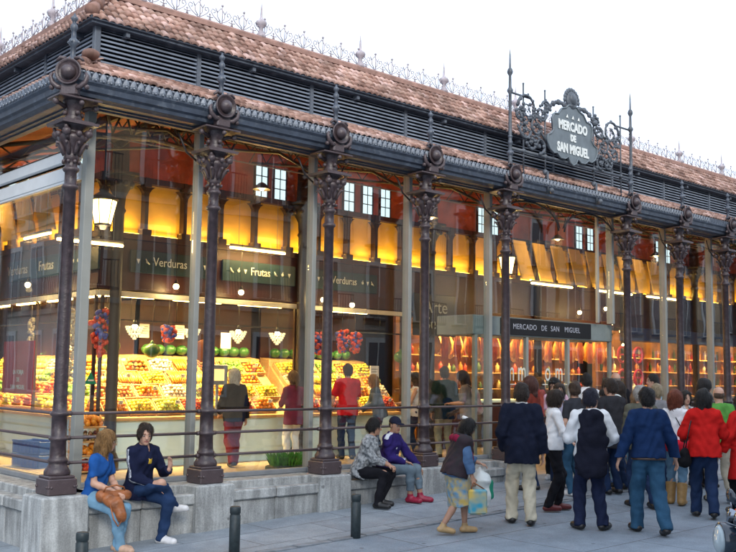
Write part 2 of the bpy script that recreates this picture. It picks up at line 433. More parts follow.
sh0.rotation_euler.z = fi0.rotation_euler.z = R(-45); col0.location = (0, 0, 0)
def put_col(x, y, rz=0, orn=True):
    c = bpy.data.objects.new('column', cm); COL.objects.link(c); c.parent = hall; c.location = (x, y, 0); c.rotation_euler.z = rz
    if orn:
        a = bpy.data.objects.new('shell_ornament', sm_); COL.objects.link(a); a.parent = c
        a = bpy.data.objects.new('finial', fm); COL.objects.link(a); a.parent = c
for x in COLX[1:]: put_col(x, 0)
for y in COLY: put_col(0, y, R(-90))

# ---- gutter cornice with its leaf frieze
def cornice(mb, M, Ln):
    run(mb, M, Ln, [(.10, 4.42), (-.02, 4.42), (-.05, 4.435), (-.085, 4.45), (-.095, 4.49), (-.13, 4.51), (-.14, 4.57), (-.17, 4.60), (-.17, 4.62), (-.15, 4.63), (-.15, 4.705), (.0, 4.72), (.10, 4.70)])
    run(mb, M, Ln, [(.24, 4.38), (.16, 4.38), (.16, 4.44), (.24, 4.44)])
    run(mb, M, Ln, [(.27, 4.40), (.10, 4.40), (.10, 4.425), (.27, 4.425)])
both('gutter_cornice', cornice, M_cor)
def frieze(mb, M, Ln):
    u = .02
    while u < Ln - .1:
        fine = u < 14
        if fine:
            mb.add([M @ Vector(p) for p in ((u + .012, -.160, 4.615), (u + .085, -.160, 4.615), (u + .092, -.172, 4.65), (u + .078, -.18, 4.69), (u + .048, -.183, 4.725), (u + .018, -.18, 4.69), (u + .004, -.172, 4.65), (u + .048, -.195, 4.65))], [(0, 1, 7), (1, 2, 7), (2, 3, 7), (3, 4, 7), (4, 5, 7), (5, 6, 7), (6, 0, 7)])
            mb.sphere(M @ Vector((u + .048, -.188, 4.63)), .014, 5); mb.sphere(M @ Vector((u + .0, -.172, 4.705)), .013, 5)
        else:
            mb.add([M @ Vector(p) for p in ((u + .01, -.160, 4.615), (u + .087, -.160, 4.615), (u + .09, -.175, 4.68), (u + .048, -.185, 4.725), (u + .005, -.175, 4.68))], [(0, 1, 2, 3, 4)])
        u += .096
    run(mb, M, Ln, [(-.152, 4.702), (-.156, 4.722), (-.12, 4.735), (-.0, 4.735), (.0, 4.71)])
both('leaf_frieze', frieze, M_bluel)

# ---- tiles
def tiles(name, v0, z0, v1, z1, rows, tw, parent=hall):
    vs = []; fs = []; att = []
    sl = math.hypot(v1 - v0, z1 - z0); dv, dz = (v1 - v0), (z1 - z0)
    nv, nz_ = -dz / sl, dv / sl
    K = 6; mb = MB()
    for M, Ln in SIDES:
        nt_ = int(Ln / tw)
        for i in range(-2, nt_):
            for r in range(rows):
                fa, fb = r / rows, (r + 1.12) / rows
                va = v0 + dv * fa; u0 = i * tw
                if u0 + tw * .6 < va: continue
                j = random.random(); base = len(vs)
                jit = random.uniform(-.006, .006) + (.012 if random.random() < .05 else 0); u0 += random.uniform(-.007, .007)
                for (f, lift) in ((fa, .030), (fa, .042), (fb, .012)):
                    for k in range(K + 1):
                        a = k / K; uu = u0 + a * tw; hgt = (math.sin(a * PI) ** .8) * tw * .27 if f is not fa or lift > .035 else (math.sin(a * PI) ** .8) * tw * .27 - .022
                        L_ = lift + hgt + jit
                        vv = v0 + dv * f + nv * L_; zz = z0 + dz * f + nz_ * L_
                        vs.append(M @ Vector((uu, vv, zz)))
                for q in range(2):
                    for k in range(K):
                        fs.append((base + q * (K + 1) + k, base + q * (K + 1) + k + 1, base + (q + 1) * (K + 1) + k + 1, base + (q + 1) * (K + 1) + k)); att.append(j)
    me = bpy.data.meshes.new(name); me.from_pydata(vs, [], fs); me.materials.append(M_tile)
    a = me.attributes.new('tile', 'FLOAT', 'FACE'); a.data.foreach_set('value', att)
    me.polygons.foreach_set('use_smooth', [True] * len(fs)); me.update()
    o = bpy.data.objects.new(name, me); COL.objects.link(o); o.parent = parent
    return o
tiles('lower_roof_tiles', -.08, 4.735, .49, 5.04, 4, .10)
up_t = tiles('upper_roof_tiles', .31, 5.535, .74, 6.00, 5, .105)
def hipcap(mb, v0, z0, v1, z1, n):
    for i in range(n):
        a, b = i / n, (i + 1.1) / n; p = Vector((v0 + (v1 - v0) * a, v0 + (v1 - v0) * a, z0 + (z1 - z0) * a)); q = Vector((v0 + (v1 - v0) * b, v0 + (v1 - v0) * b, z0 + (z1 - z0) * b))
        mb.tube([p, q], [.085, .06], 10)
mb = MB(); hipcap(mb, -.07, 4.79, .45, 5.06, 3); mb.sphere((.27, .20, 5.05), .11, 10, sq=(1, 1, .6)); o = mb.build('hip_tiles', M_tile, hall)
mb = MB(); hipcap(mb, .30, 5.62, .74, 6.1, 4); mb.build('hip_tiles', M_tile, hall)
def decks(mb, M, Ln):
    run(mb, M, Ln, [(-.10, 4.715), (.5, 4.985), (.5, 5.01), (-.10, 4.735)])
    run(mb, M, Ln, [(.33, 5.50), (.60, 5.50), (.60, 5.54), (.74, 6.02), (.74, 6.03), (.30, 5.565), (.30, 5.535), (.33, 5.53)])
both('roof_deck', decks, M_blue)
for M, Ln in SIDES:
    u = .8
    while u < min(Ln, 25): mb = MB(); mb.box(u, u + .05, .36, .55, 5.44, 5.50, 0, M); mb.build('eave_bracket', M_blue, hall); u += B
def louvre(mb, M, Ln):
    z = 5.02
    while z < 5.50:
        run(mb, M, Ln, [(.452, z), (.458, z - .002), (.53, z + .030), (.53, z + .040), (.458, z + .022), (.452, z + .022)])
        z += .0545
both('louvre_slats', louvre, M_slat)
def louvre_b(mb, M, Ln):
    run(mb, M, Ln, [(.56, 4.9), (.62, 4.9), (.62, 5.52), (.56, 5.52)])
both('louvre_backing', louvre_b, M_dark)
def louvre_p(mb, M, Ln):
    u = .5
    if M[0][0] == 1: mb.bevbox(.42, .50, .42, .50, 4.97, 5.52, .008, 0, M)
    u = B + .0
    while u < Ln: mb.box(u - .03, u + .03, .44, .54, 4.97, 5.52, 0, M); u += B
    run(mb, M, Ln, [(.45, 4.96), (.54, 4.96), (.54, 5.02), (.45, 5.02)]); run(mb, M, Ln, [(.452, 5.465), (.54, 5.465), (.54, 5.51), (.452, 5.51)])
both('louvre_frame', louvre_p, M_blue)
def ridge(mb, M, Ln):
    run(mb, M, Ln, [(.70, 6.03), (.84, 6.03), (.84, 6.10), (.80, 6.125), (.72, 6.12), (.69, 6.09)])
both('ridge_cap', ridge, mat('ridge_stone', (.36, .22, .18), .8, var=.25, scale=8))
def cresting(mb, M, Ln):
    u = .80; w_ = .36; z0 = 6.12; v = .76
    run(mb, M, Ln, [(v - .01, z0), (v + .01, z0), (v + .01, z0 + .015), (v - .01, z0 + .015)])
    while u < min(Ln, 30):
        near = u < 16; n = 5 if near else 3; r = .0072
        def C(pts, rr=r): mb.tube([M @ Vector((u + a, v, z0 + b)) for a, b in pts], rr, n)
        for s in (-1, 1):
            c = .18
            C([(c, .02), (c + s * .06, .05), (c + s * .13, .10), (c + s * .165, .15), (c + s * .14, .19), (c + s * .10, .18), (c + s * .10, .145), (c + s * .125, .14)])
            C([(c + s * .01, .04), (c + s * .055, .10), (c + s * .06, .16), (c + s * .03, .20), (c, .235)])
            if near: C([(c + s * .2, .0), (c + s * .185, .06), (c + s * .13, .07)], .008); C([(c + s * .06, .16), (c + s * .09, .215)], .008)
        C([(.20, .02), (.20, .27)]); mb.sphere(M @ Vector((u + .2, v, z0 + .275)), .02, 6); mb.sphere(M @ Vector((u, v, z0 + .10)), .016, 5)
        C([(0, 0), (0, .1)])
        u += w_
both('ridge_cresting', cresting, M_lace)
mb = MB()
mb.lathe([(.07, 0), (.075, .04), (.045, .08), (.03, .12), (.035, .15), (.07, .18), (.085, .215), (.07, .25), (.03, .275), (.018, .32), (.014, .42), (.004, .52)], 12)
rf = mb.build('ridge_finial', M_lace, hall, loc=(1.2 - B + B, .76, 6.10))
for k in range(1, 15):
    o = rf.copy(); COL.objects.link(o); o.location = (1.2 + B * k, .76, 6.10)
for k in range(8):
    o = rf.copy(); COL.objects.link(o); o.location = (.76, 2.48 + B * k, 6.10)
# big inner roof, low pitch, behind the cresting; ceiling boards below
mb = MB()
mb.add([(.84, .84, 6.05), (LF, .84, 6.05), (LF, 11, 7.6), (12, 11, 7.6)], [(0, 1, 2, 3)]); mb.add([(.84, .84, 6.05), (12, 11, 7.6), (12, LS, 7.6), (.84, LS, 6.05)], [(0, 1, 2, 3)]); mb.add([(12, 11, 7.6), (LF, 11, 7.6), (LF, LS, 7.6), (12, LS, 7.6)], [(0, 1, 2, 3)])
mb.build('main_roof', mat('zinc_roof', (.2, .2, .22), .6), hall)
M_ceil = mat('red_stained_ceiling_boards', (.40, .075, .022), .55, var=.3, scale=3, stretch=(1, 12, 1), bump=.2, bscale=8)
def ceil(mb, M, Ln):
    n = 10
    run(mb, M, Ln, [(.25, 4.56), (.60, 4.72), (4.7, 5.72), (4.7, 5.76), (.60, 4.76), (.25, 4.60)])
both('ceiling', ceil, M_ceil)
# trusses
M_truss = mat('dark_truss_iron', (.016, .012, .014), .5, var=.2)
def truss_mb(mb, M=Matrix.Identity(4)):
    P = lambda v, z: M @ Vector((0, v, z))
    top = [(.25, 4.50), (4.6, 5.60)]; 
    mb.tube([P(.15, 4.5), P(4.6, 5.62)], .035, 4); mb.tube([P(.1, 4.05), P(1.2, 4.62), P(4.6, 5.30)], .025, 4)
    for i in range(8):
        a = .3 + i * .55; b = a + .27; zt = lambda v: 4.5 + (v - .15) * 1.12 / 4.45; zb = lambda v: 4.05 + (v - .1) * .52 if v < 1.2 else 4.62 + (v - 1.2) * .2
        mb.tube([P(a, zb(a)), P(b, zt(b))], .014, 4); mb.tube([P(b, zt(b)), P(b + .28, zb(b + .28))], .014, 4)
tm = MB(); truss_mb(tm)
t0 = tm.build('roof_truss', M_truss, hall, loc=(B, 0, 0))
for x in COLX[2:]: o = t0.copy(); COL.objects.link(o); o.location.x = x
for y in COLY: o = t0.copy(); COL.objects.link(o); o.location = (0, y, 0); o.rotation_euler.z = R(-90)
tm = MB(); P = [(.1, .1, 4.05), (2.3, 2.3, 4.75), (4.6, 4.6, 5.3)]; tm.tube(P, .04, 4); tm.tube([(.1, .1, 4.5), (4.6, 4.6, 5.65)], .05, 4)
for i in range(7): a = .4 + i * .6; tm.tube([(a, a, 4.12 + a * .27), (a + .3, a + .3, 4.6 + a * .24)], .018, 4); tm.tube([(a + .6, a + .6, 4.25 + a * .27), (a + .3, a + .3, 4.6 + a * .24)], .018, 4)
tm.build('hip_truss', M_truss, hall)
def purlins(mb, M, Ln):
    for v in (1.5, 2.6, 3.6): z = 4.72 + (v - .6) * .244; run(mb, M, Ln, [(v - .03, z - .12), (v + .03, z - .12), (v + .03, z - .01), (v - .03, z - .01)])
both('purlins', purlins, M_truss)
# fan braces below the cornice, one per bay
def fan(mb, x0, x1):
    n = 9; c = (x0 + x1) / 2; w_ = (x1 - x0) / 2 - .08
    pts = [(c - w_ * math.cos(PI * i / n), .19, 3.95 + .42 * math.sin(PI * i / n)) for i in range(n + 1)]
    mb.tube(pts, .018, 5)
    for sg in (-1, 1):
        for k in (.55, .75, .93): mb.tube([(c + sg * (w_ + .04), .19, 4.0), (c + sg * w_ * k, .19, 4.0 + .42 * math.sqrt(max(0, 1 - k * k)) + .05)], .009, 4)
allx = COLX
for i in range(len(allx) - 1):
    if allx[i + 1] - allx[i] > 3:
        for p, q in ((allx[i], (allx[i] + allx[i + 1]) / 2), ((allx[i] + allx[i + 1]) / 2, allx[i + 1])): mb = MB(); fan(mb, p, q); mb.build('fan_brace', M_truss, hall)
    else:
        for sg, xx in ((1, allx[i]), (-1, allx[i + 1])): mb = MB(); mb.tube([(xx + sg * .1, .19, 3.98), (xx + sg * .3, .19, 4.1), (xx + sg * .42, .19, 4.32)], .014, 5); mb.build('brace', M_truss, hall)
mb = MB(); mb.tube([(.3, .62, 4.22), (LF - 1, .62, 4.22)], .011, 6); mb.build('tie_rod', mat('tie_rod_brass', (.45, .28, .16), .4), hall)

# ---- railings: three bars between columns
def rail_bay(a, b, M, y=0):
    mb = MB()
    for z in (.33, .602, .868):
        mb.tube([M @ Vector((a + .07, y, z)), M @ Vector((b - .07, y, z))], .0175, 8)
        for c in (a + .115, b - .115): mb.tube([M @ Vector((c - .02, y, z)), M @ Vector((c + .02, y, z))], .027, 8)
    mb.build('railing', M_iron, hall)
for i in range(len(COLX) - 1):
    if i != 4: rail_bay(COLX[i], COLX[i + 1], Matrix.Identity(4))
ys = [0] + COLY
for i in range(len(ys) - 1): rail_bay(ys[i], ys[i + 1], side())

# ---- glass wall with pale mullions
M_glass = glass_mat('shop_glass', base=.035, boost=1.4)
gm_x = [.40] + [COLX[k] for k in range(1, 5)] + [10.75] + [x + .02 for x in COLX[5:]]
def mull(x, y, w_=.055, d=.06, z0=-.003, z1=4.5, M=None):
    mb = MB(); mb.bevbox(x - w_, x + w_, y - d, y + d, z0, z1, .006, 0, M); mb.build('mullion', M_grey, hall)
mull(.40, .40, .056, .056)
for x in gm_x[1:]: mull(x, .38, .036 if x != 10.75 else .025, .07 if x != 10.75 else .03, -.003 if not 7.6 < x < 11.2 else 2.37)
for y in [3.9, 5.8, 7.7, 9.6, 11.5, 13.4, 15.3]: mull(.38, y, .07, .05)
for i in range(len(gm_x) - 1):
    z0 = .012 if not (i in (4, 5)) else 2.40
    mb = MB(); mb.box(gm_x[i] + .05, gm_x[i + 1] - .05, .374, .386, z0, 4.49); mb.build('glass_pane', M_glass, hall)
yy = [.40, 3.9, 5.8, 7.7, 9.6, 11.5, 13.4, 15.3]
for i in range(len(yy) - 1):
    mb = MB(); mb.box(.374, .386, yy[i] + .05, yy[i + 1] - .05, .012, 4.49); mb.build('glass_pane', M_glass, hall)
mb = MB()
for a, b in ((.45, 4 * B + .3), (5.9 * B - .3, 30)): mb.bevbox(a, b, .33, .43, -.003, .06, .008)
mb.bevbox(.33, .43, .45, 15, -.003, .06, .008); mb.build('glass_sill', mat('sill_zinc', (.25, .27, .29), .45), hall)
# white blind boxes across the side glazing
M_white = mat('white_blind_metal', (.72, .75, .76), .4, var=.04)
mb = MB(); mb.bevbox(.30, .372, .47, 3.83, 3.84, 4.02, .03); mb.bevbox(.30, .365, .47, 3.83, 3.63, 3.80, .008); mb.bevbox(.31, .36, .47, 3.83, 3.60, 3.64, .005); mb.build('blind_box', M_white, hall)
mb = MB(); mb.bevbox(.30, .372, 3.97, 7.63, 3.84, 4.02, .03); mb.bevbox(.30, .365, 3.97, 7.63, 3.63, 3.80, .008); mb.build('blind_box', M_white, hall)

# ---- sign frame on the roof edge
sgn = thing('market_sign', 'grey shield shaped board with iron scrollwork above the entrance reading MERCADO DE SAN MIGUEL', 'sign', (0, 0, 0))
M_sign = mat('faded_grey_sign_board', (.14, .17, .19), .5, var=.15, scale=6)
M_letter = mat('pale_letters', (.72, .76, .74), .5, var=.0)
M_scroll = mat('grey_scroll_iron', (.085, .10, .12), .5, var=.3, scale=10)
xl, xr, xm = 4 * B, 5.9 * B, (4 * B + 5.9 * B) / 2 - .14
for x in (xl, xr):
    mb = MB(); y = -.10
    mb.lathe([(.045, 4.83), (.035, 4.9), (.030, 5.2), (.04, 5.22), (.03, 5.25), (.026, 6.05), (.05, 6.09), (.05, 6.12), (.026, 6.16), (.022, 6.36), (.045, 6.40), (.05, 6.43), (.04, 6.47), (.018, 6.5), (.012, 6.72), (.002, 6.82)], 10, T(x, y, 0)); mb.build('post', M_scroll, sgn)
mb = MB(); y = -.10
for z, r in ((5.13, .028), (5.05, .014)): mb.tube([(xl, y, z), (xr, y, z)], r, 8)
mb.tube([(xl, y, 6.08), (xl + .55, y, 6.08)], .018, 6); mb.tube([(xr, y, 6.08), (xr - .55, y, 6.08)], .018, 6)
for x in (xl + .35, xm - .72, xm + .72, xr - .35):
    mb.tube([(x, y, 4.75), (x, y, 6.3)], .016, 6); mb.sphere((x, y, 5.13), .045, 8); mb.sphere((x, y, 6.3), .02, 6)
for x in (xm - .72, xm + .72): mb.sphere((x, y, 4.86), .05, 8); mb.tube([(x, y - .06, 4.48), (x, y - .05, 4.86)], .022, 6); mb.sphere((x, y - .13, 4.52), .05, 8)
mb.build('frame', M_scroll, sgn)
out = [(0, 4.93), (.10, 4.98), (.16, 5.08), (.26, 5.02), (.40, 5.02), (.52, 5.10), (.62, 5.08), (.74, 5.15), (.82, 5.28), (.80, 5.40), (.70, 5.44), (.62, 5.52), (.64, 5.62), (.66, 5.74), (.60, 5.84), (.46, 5.86), (.36, 5.98), (.22, 6.02), (.14, 6.08), (0, 6.10)]
outl = out + [(-a, b) for a, b in out[-2:0:-1]]
mb = MB(); outl = [(a * .90, 5.08 + (b - 4.93) * .93) for a, b in outl]; mb.prism(outl, .035, T(xm, -.16, 0)); mb.tube([(xm + a, -.165, b) for a, b in outl], .016, 6, closed=True); mb.build('board', M_sign, sgn)
sz = .27
for s_, z, sx, size in (('MERCADO', 5.76, .76, .225), ('DE', 5.56, .76, .16), ('SAN MIGUEL', 5.35, .70, .225)):
    text_obj('lettering', s_, size, T(xm, -.168, z) @ FRONT, M_letter, sgn, ext=.006, bold=.010, sx=sx, spacing=1.05)
mb = MB()
for dx in (-.17, 0, .17): mb.add([(xm + dx - .04, -.172, 5.91), (xm + dx + .04, -.172, 5.91), (xm + dx, -.172, 5.98), (xm + dx, -.185, 5.93)], [(0, 1, 3), (1, 2, 3), (2, 0, 3)])
mb.build('stars', M_letter, sgn)
mb = MB()      # crest of leaves on top of the board
mb.sphere((xm, -.14, 6.26), .17, 12, sq=(1, .3, 1.05)); mb.sphere((xm, -.17, 6.28), .11, 10, sq=(1, .4, 1))
for i in range(11):
    a = PI * (i / 10); r = .2; mb.sphere((xm + r * math.cos(a), -.14, 6.25 + r * math.sin(a)), .05, 6, sq=(1, .5, 1))
for s_ in (-1, 1):
    for k in range(9): a = k / 8; mb.sphere((xm + s_ * (.15 + .62 * a), -.14, 6.13 - .12 * math.sin(a * PI) * -1 - .22 * a), .05 + .02 * (k % 2), 6, sq=(1, .5, .8))
mb.build('crest', M_scroll, sgn)
rs = random.Random(5)
for s_ in (-1, 1):
    mb = MB()
    def SC(cx, cz, r, turns, a0, d, n=22):
        pts = []
        for i in range(n):
            t_ = i / (n - 1); a = a0 + d * t_ * turns * 2 * PI; rr = r * (1 - .8 * t_); pts.append((xm + s_ * (cx + rr * math.cos(a)), -.13, cz + rr * math.sin(a)))
        mb.tube(pts, [.026 - .014 * i / (n - 1) for i in range(n)], 6)
        for i in range(0, n, 2):
            p = pts[i]; mb.sphere((p[0] + rs.uniform(-.035, .035), -.13 + rs.uniform(-.02, .02), p[2] + rs.uniform(-.035, .035)), rs.uniform(.026, .045), 6, sq=(1, .6, .8))
    SC(1.24, 5.88, .26, 1.3, 0, 1); SC(.98, 5.60, .18, 1.2, PI / 2, -1); SC(1.32, 5.50, .17, 1.2, PI, 1); SC(.90, 5.30, .15, 1.1, -PI / 2, -1); SC(.86, 5.86, .14, 1.2, PI, 1)
    mb.tube([(xm + s_ * .62, -.13, 5.3), (xm + s_ * .85, -.13, 5.5), (xm + s_ * 1.05, -.13, 5.75), (xm + s_ * 1.3, -.13, 5.62), (xm + s_ * 1.45, -.13, 5.8)], .02, 6)
    SC(1.12, 5.30, .13, 1.2, 0, -1); SC(1.45, 5.72, .13, 1.2, PI, -1); SC(.72, 6.0, .12, 1.2, 0, 1)
    for q in range(70):       # iron leaves
        a = rs.uniform(0, 2 * PI); c, z = 1.12 + .36 * rs.random() ** .5 * math.cos(a) * 1.05, 5.62 + .36 * rs.random() ** .5 * math.sin(a)
        mb.sphere((xm + s_ * c, -.13 + rs.uniform(-.03, .03), z), rs.uniform(.02, .042), 5, sq=(1, .35, rs.uniform(.5, 1.2)))
    mb.build('scrollwork', M_scroll, sgn)
# ------------------------------------------------------------------ inside the market
FL = -.30
YC, XC = 4.75, 2.75          # front and side faces of the inner block of stalls
M_floor = ground_mat('market_floor', (.42, .33, .24), (.3, .22, .16), .6, .6, rough=.45, mort=.006, var=.06)
mb = MB()
mb.box(.03, 34, .03, 30, FL - .2, FL); mb.build('floor', M_floor, kind='structure')
mb = MB(); mb.box(4 * B + .31, 5.9 * B - .31, -.5, .03, -.6, FL - .004); mb.build('doorstep', M_pave, kind='structure')
M_red = mat('dark_red_painted_wood', (.038, .008, .006), .45, var=.2, scale=4, bump=.1, bscale=20)
M_redd = mat('deep_red_brown_wall', (.026, .009, .008), .55, var=.3, scale=2)
M_amber = mat('cream_upper_wall', (.80, .47, .06), .6, var=.3, scale=1.1)
M_wood = mat('honey_crate_wood', (.50, .30, .13), .6, var=.25, scale=6, stretch=(1, 9, 9))
M_cwhite = mat('white_counter_front', (.60, .80, .88), .35, var=.06, scale=2)
M_beamw = mat('white_canopy_beam', (.62, .63, .58), .4, var=.05)
M_teal = mat('dark_teal_sign_board', (.012, .035, .042), .4, var=.15)
M_ink = mat('pale_sign_paint', (.66, .72, .66), .6, var=0)
M_black = mat('satin_black', (.012, .012, .014), .35, var=.1)
def glow(name, col, s): return mat(name, (0, 0, 0), .5, var=0, emit=col, estr=s)
G_tube = glow('lit_tube', (1, .56, .16), 26)
G_strip = glow('lit_amber_strip', (1, .50, .07), 14)
G_bulb = glow('lit_bulb', (1, .66, .28), 30)
G_lant = glow('lit_lantern_glass', (1, .60, .18), 9)
G_win = glow('daylight_glow_glass', (.70, .86, .92), .95)  # daylight behind the clerestory panes put in as glow
def lamp(name, loc, kind, e, col, size=None, parent=None, sy=None, rot=None):
    d = bpy.data.lights.new(name, kind); d.energy = e; d.color = col
    if kind == 'AREA':
        d.shape = 'RECTANGLE'; d.size = size; d.size_y = sy or size
        if name in ('stall_lamp', 'bar_lamp'): d.spread = R(115)
    elif size is not None: d.shadow_soft_size = size
    o = bpy.data.objects.new(name, d); COL.objects.link(o); o.location = loc
    if rot: o.rotation_euler = rot
    if parent: o.parent = parent
    return o
WARM = (1, .62, .24)

# ---- inner core: upper walls, amber panels, clerestory, columns
def local(M, u, v, z): return M @ Vector((u, v, z))
core = thing('inner_gallery', 'dark red inner wall with amber lit panels between posts above the stalls', 'gallery')
CS = ((Matrix.Identity(4), XC, 30.0, YC), (side(), YC, 26.0, XC))      # (matrix, u start, u end, v face)
mb = MB(); ma = MB(); mp = MB(); ms = MB(); mw = MB(); mf = MB()
for M, u0, u1, v in CS:
    mb.box(u0 + .0, u1, v - .02, v + .10, 2.72, 3.70, 0, M)
    mb.box(u0 - .03, u1, v - .07, v - .02, 3.60, 3.70, 0, M); mb.box(u0 - .03, u1, v - .05, v - .02, 2.72, 2.80, 0, M)
    ma.box(u0 + .1, u1, v + .14, v + .2, 3.70, 4.62, 0, M)
    mb.box(u0, u1, v, v + .12, 4.62, 4.72, 0, M)
    ms.box(u0 + .15, u1 - .1, v + .06, v + .10, 3.702, 3.725, 0, M)
    mf.box(u0 + .1, u1, v + .14, v + .2, 4.72, 5.8, 0, M)
    u = u0 + .05; k = 0
    while u < u1:
        mp.box(u - .035, u + .035, v - .02, v + .12, 3.70, 4.72, 0, M); mp.box(u - .09, u + .09, v - .06, v + .10, 3.70, 3.80, 0, M); mp.box(u - .07, u + .07, v - .05, v + .1, 4.55, 4.62, 0, M)
        mp.prism([(-.03, 4.56), (-.16, 4.56), (-.10, 4.52), (-.05, 4.44), (-.035, 4.30)], .1, M @ T(u, v - .01, 0)) ; mp.prism([(.03, 4.56), (.16, 4.56), (.10, 4.52), (.05, 4.44), (.035, 4.30)], .1, M @ T(u, v - .01, 0))
        u += .78
mb.build('fascia', M_red, core); ma.build('amber_panel', M_amber, core); mp.build('post', M_redd, core); ms.build('strip_light', G_strip, core); mf.build('upper_wall', M_ceil, core)
for x in (5.95, 6.4, 8.2, 8.72, 9.24, 12.4, 12.85, 16.3, 16.8, 20.2, 20.7):
    mw = MB(); mw.box(x, x + .27, YC + .085, YC + .13, 4.74, 5.34)
    for q in (4.93, 5.13): mw.box(x, x + .27, YC + .07, YC + .084, q, q + .018, 1)
    mw.box(x + .128, x + .142, YC + .072, YC + .083, 4.74, 5.34, 1); mw.box(x - .03, x - .0, YC + .07, YC + .12, 4.72, 5.37, 1); mw.box(x + .27, x + .30, YC + .07, YC + .12, 4.72, 5.37, 1)
    mw.build('clerestory_window', [G_win, M_red], core)
for y in (5.6, 6.2, 8.2, 8.8):
    mw = MB(); mw.box(y, y + .27, XC + .085, XC + .13, 4.72, 5.34, 0, side()); mw.build('clerestory_window', G_win, core)
# lit panels are washed by the strips from below
for i in range(9):
    lamp('panel_wash', (XC + 1.4 + i * 2.9, YC + .02, 3.79), 'AREA', (17, 12, 19, 10, 16, 13, 20, 14, 14)[i], (1, .60, .12), 2.7, core, .05, (R(-172), 0, 0))
for i in range(4):
    lamp('panel_wash', (XC + .02, YC + 1.4 + i * 2.9, 3.79), 'AREA', 17, (1, .60, .12), .05, core, 2.7, (0, R(172), 0))
for i, x in enumerate([3.0, 6.98, 10.6, 14.4, 18.2, 22, 25.8]):
    c = thing('inner_column', 'dark iron column ' + ['at the corner of the corner fruit stall', 'between the corner fruit stall and the second vegetable stall', 'beside the dark wall sign left of the hanging hams', 'right of the hams hanging in the entrance bay', 'left of the round red signs of the bar', 'rising behind the bar counter', 'at the far end of the bar'][i], 'column', (x, YC - .12, 0), 0, 'inner columns of the market hall')
    m_ = MB(); m_.lathe([(.16, FL), (.16, -.1), (.11, 0), (.10, .1), (.095, 4.0), (.12, 4.05), (.095, 4.1), (.11, 4.3), (.2, 4.48), (.24, 4.62), (.15, 4.66), (.13, 5.35)], 16); m_.build('shaft', M_truss, c)
    m_ = MB()
    for q in range(8): a = PI / 4 * q; m_.sphere((.2 * math.cos(a), .2 * math.sin(a), 4.5), .06, 8)
    m_.bevbox(-.24, .24, -.24, .24, 4.64, 4.70, .01); m_.build('capital', M_truss, c)
back = MB(); back.box(XC + 1.9, 32, YC + 2.0, YC + 2.1, FL, 5.6); back.box(XC + 1.9, XC + 2.0, YC + 2.1, 26, FL, 5.6)
o = back.build('back_wall', M_redd); tag(o, 'dark red wall closing the back of the stalls', 'wall')
far = MB(); far.box(.4, 34, 29.8, 30, FL, 5.6); far.box(33.8, 34, .4, 29.8, FL, 5.6); o = far.build('end_wall', M_redd); tag(o, 'dark wall at the far ends of the market aisles', 'wall')

# ---- sign boards over the stalls
def icons(mb, xs, z, y, rr):
    for i, x in enumerate(xs):
        k = (i + rr) % 3
        if k == 0: mb.tube([(x - .035, y, z + .05), (x - .01, y, z - .01), (x + .04, y, z - .04)], [.006, .018, .008], 6)
        elif k == 1: mb.sphere((x, y, z), .032, 8, sq=(1, .2, 1)); mb.tube([(x, y, z + .02), (x + .01, y, z + .055)], .006, 5)
        else: mb.add([(x - .035, y - .004, z + .035), (x + .035, y - .004, z + .035), (x, y - .004, z - .05)], [(0, 1, 2)])
def board(label, x0, x1, txt, tx, ic, M=Matrix.Identity(4), cx=None):
    t_ = thing('stall_sign', label, 'sign', (0, 0, 0), 0, 'name boards over the stalls'); y = YC - .08
    mb = MB(); mb.bevbox(x0, x1, y, y + .04, 3.03, 3.42, .006); o = mb.build('board', M_teal, t_)
    text_obj('lettering', txt, .215, T(tx, y - .006, 3.235) @ FRONT, M_ink, t_, ext=.003, sx=.86)
    mb = MB(); icons(mb, ic, 3.23, y - .006, len(txt)); mb.build('fruit_icons', M_ink, t_)
    return t_
board('dark teal board reading Verduras over the corner of the fruit stall', 3.28, 4.85, 'Verduras', 4.05, [3.42, 3.60, 4.62, 4.76])
board('dark teal board reading Frutas beside the second bay column', 5.15, 6.84, 'Frutas', 6.0, [5.35, 5.5, 5.65, 6.36, 6.52, 6.68])
board('dark teal board reading Verduras over the second vegetable stall', 7.3, 9.02, 'Verduras', 8.1, [7.42, 7.56, 8.6, 8.74, 8.88])
t_ = thing('stall_sign', 'dark teal board with white fruit icons over the side of the corner stall', 'sign', (0, 0, 0), 0, 'name boards over the stalls')
MS = side(); mb = MB(); mb.bevbox(XC + .3 + 1.6, 8.5, XC - .08, XC - .04, 3.03, 3.42, .006, 0, MS); mb.build('board', M_teal, t_)
mb = MB()
for i in range(5): mb.sphere((XC - .09, 5.05 + i * .17, 3.23), .035, 6, sq=(.2, .6 + .4 * (i % 2), 1))
mb.build('fruit_icons', M_ink, t_)
text_obj('lettering', 'Frutas', .26, T(XC - .086, 6.7, 3.235) @ RZ(R(-90)) @ FRONT, M_ink, t_, ext=.003)
text_obj('lettering', 'Verduras', .26, T(XC - .086, 8.0, 3.235) @ RZ(R(-90)) @ FRONT, M_ink, t_, ext=.003)
t_ = thing('wall_sign', 'black wall board reading Arte Seca in pale letters beside the ham stall', 'sign')
mb = MB(); mb.bevbox(10.0, 11.35, YC - .2, YC - .15, 2.2, 3.12, .01); mb.build('board', M_black, t_)
for s_, z in (('Arte', 2.83), ('Seca', 2.47)): text_obj('lettering', s_, .40, T(10.68, YC - .206, z) @ FRONT, mat('grey_letters', (.35, .40, .40), .5, var=0), t_, ext=.003)

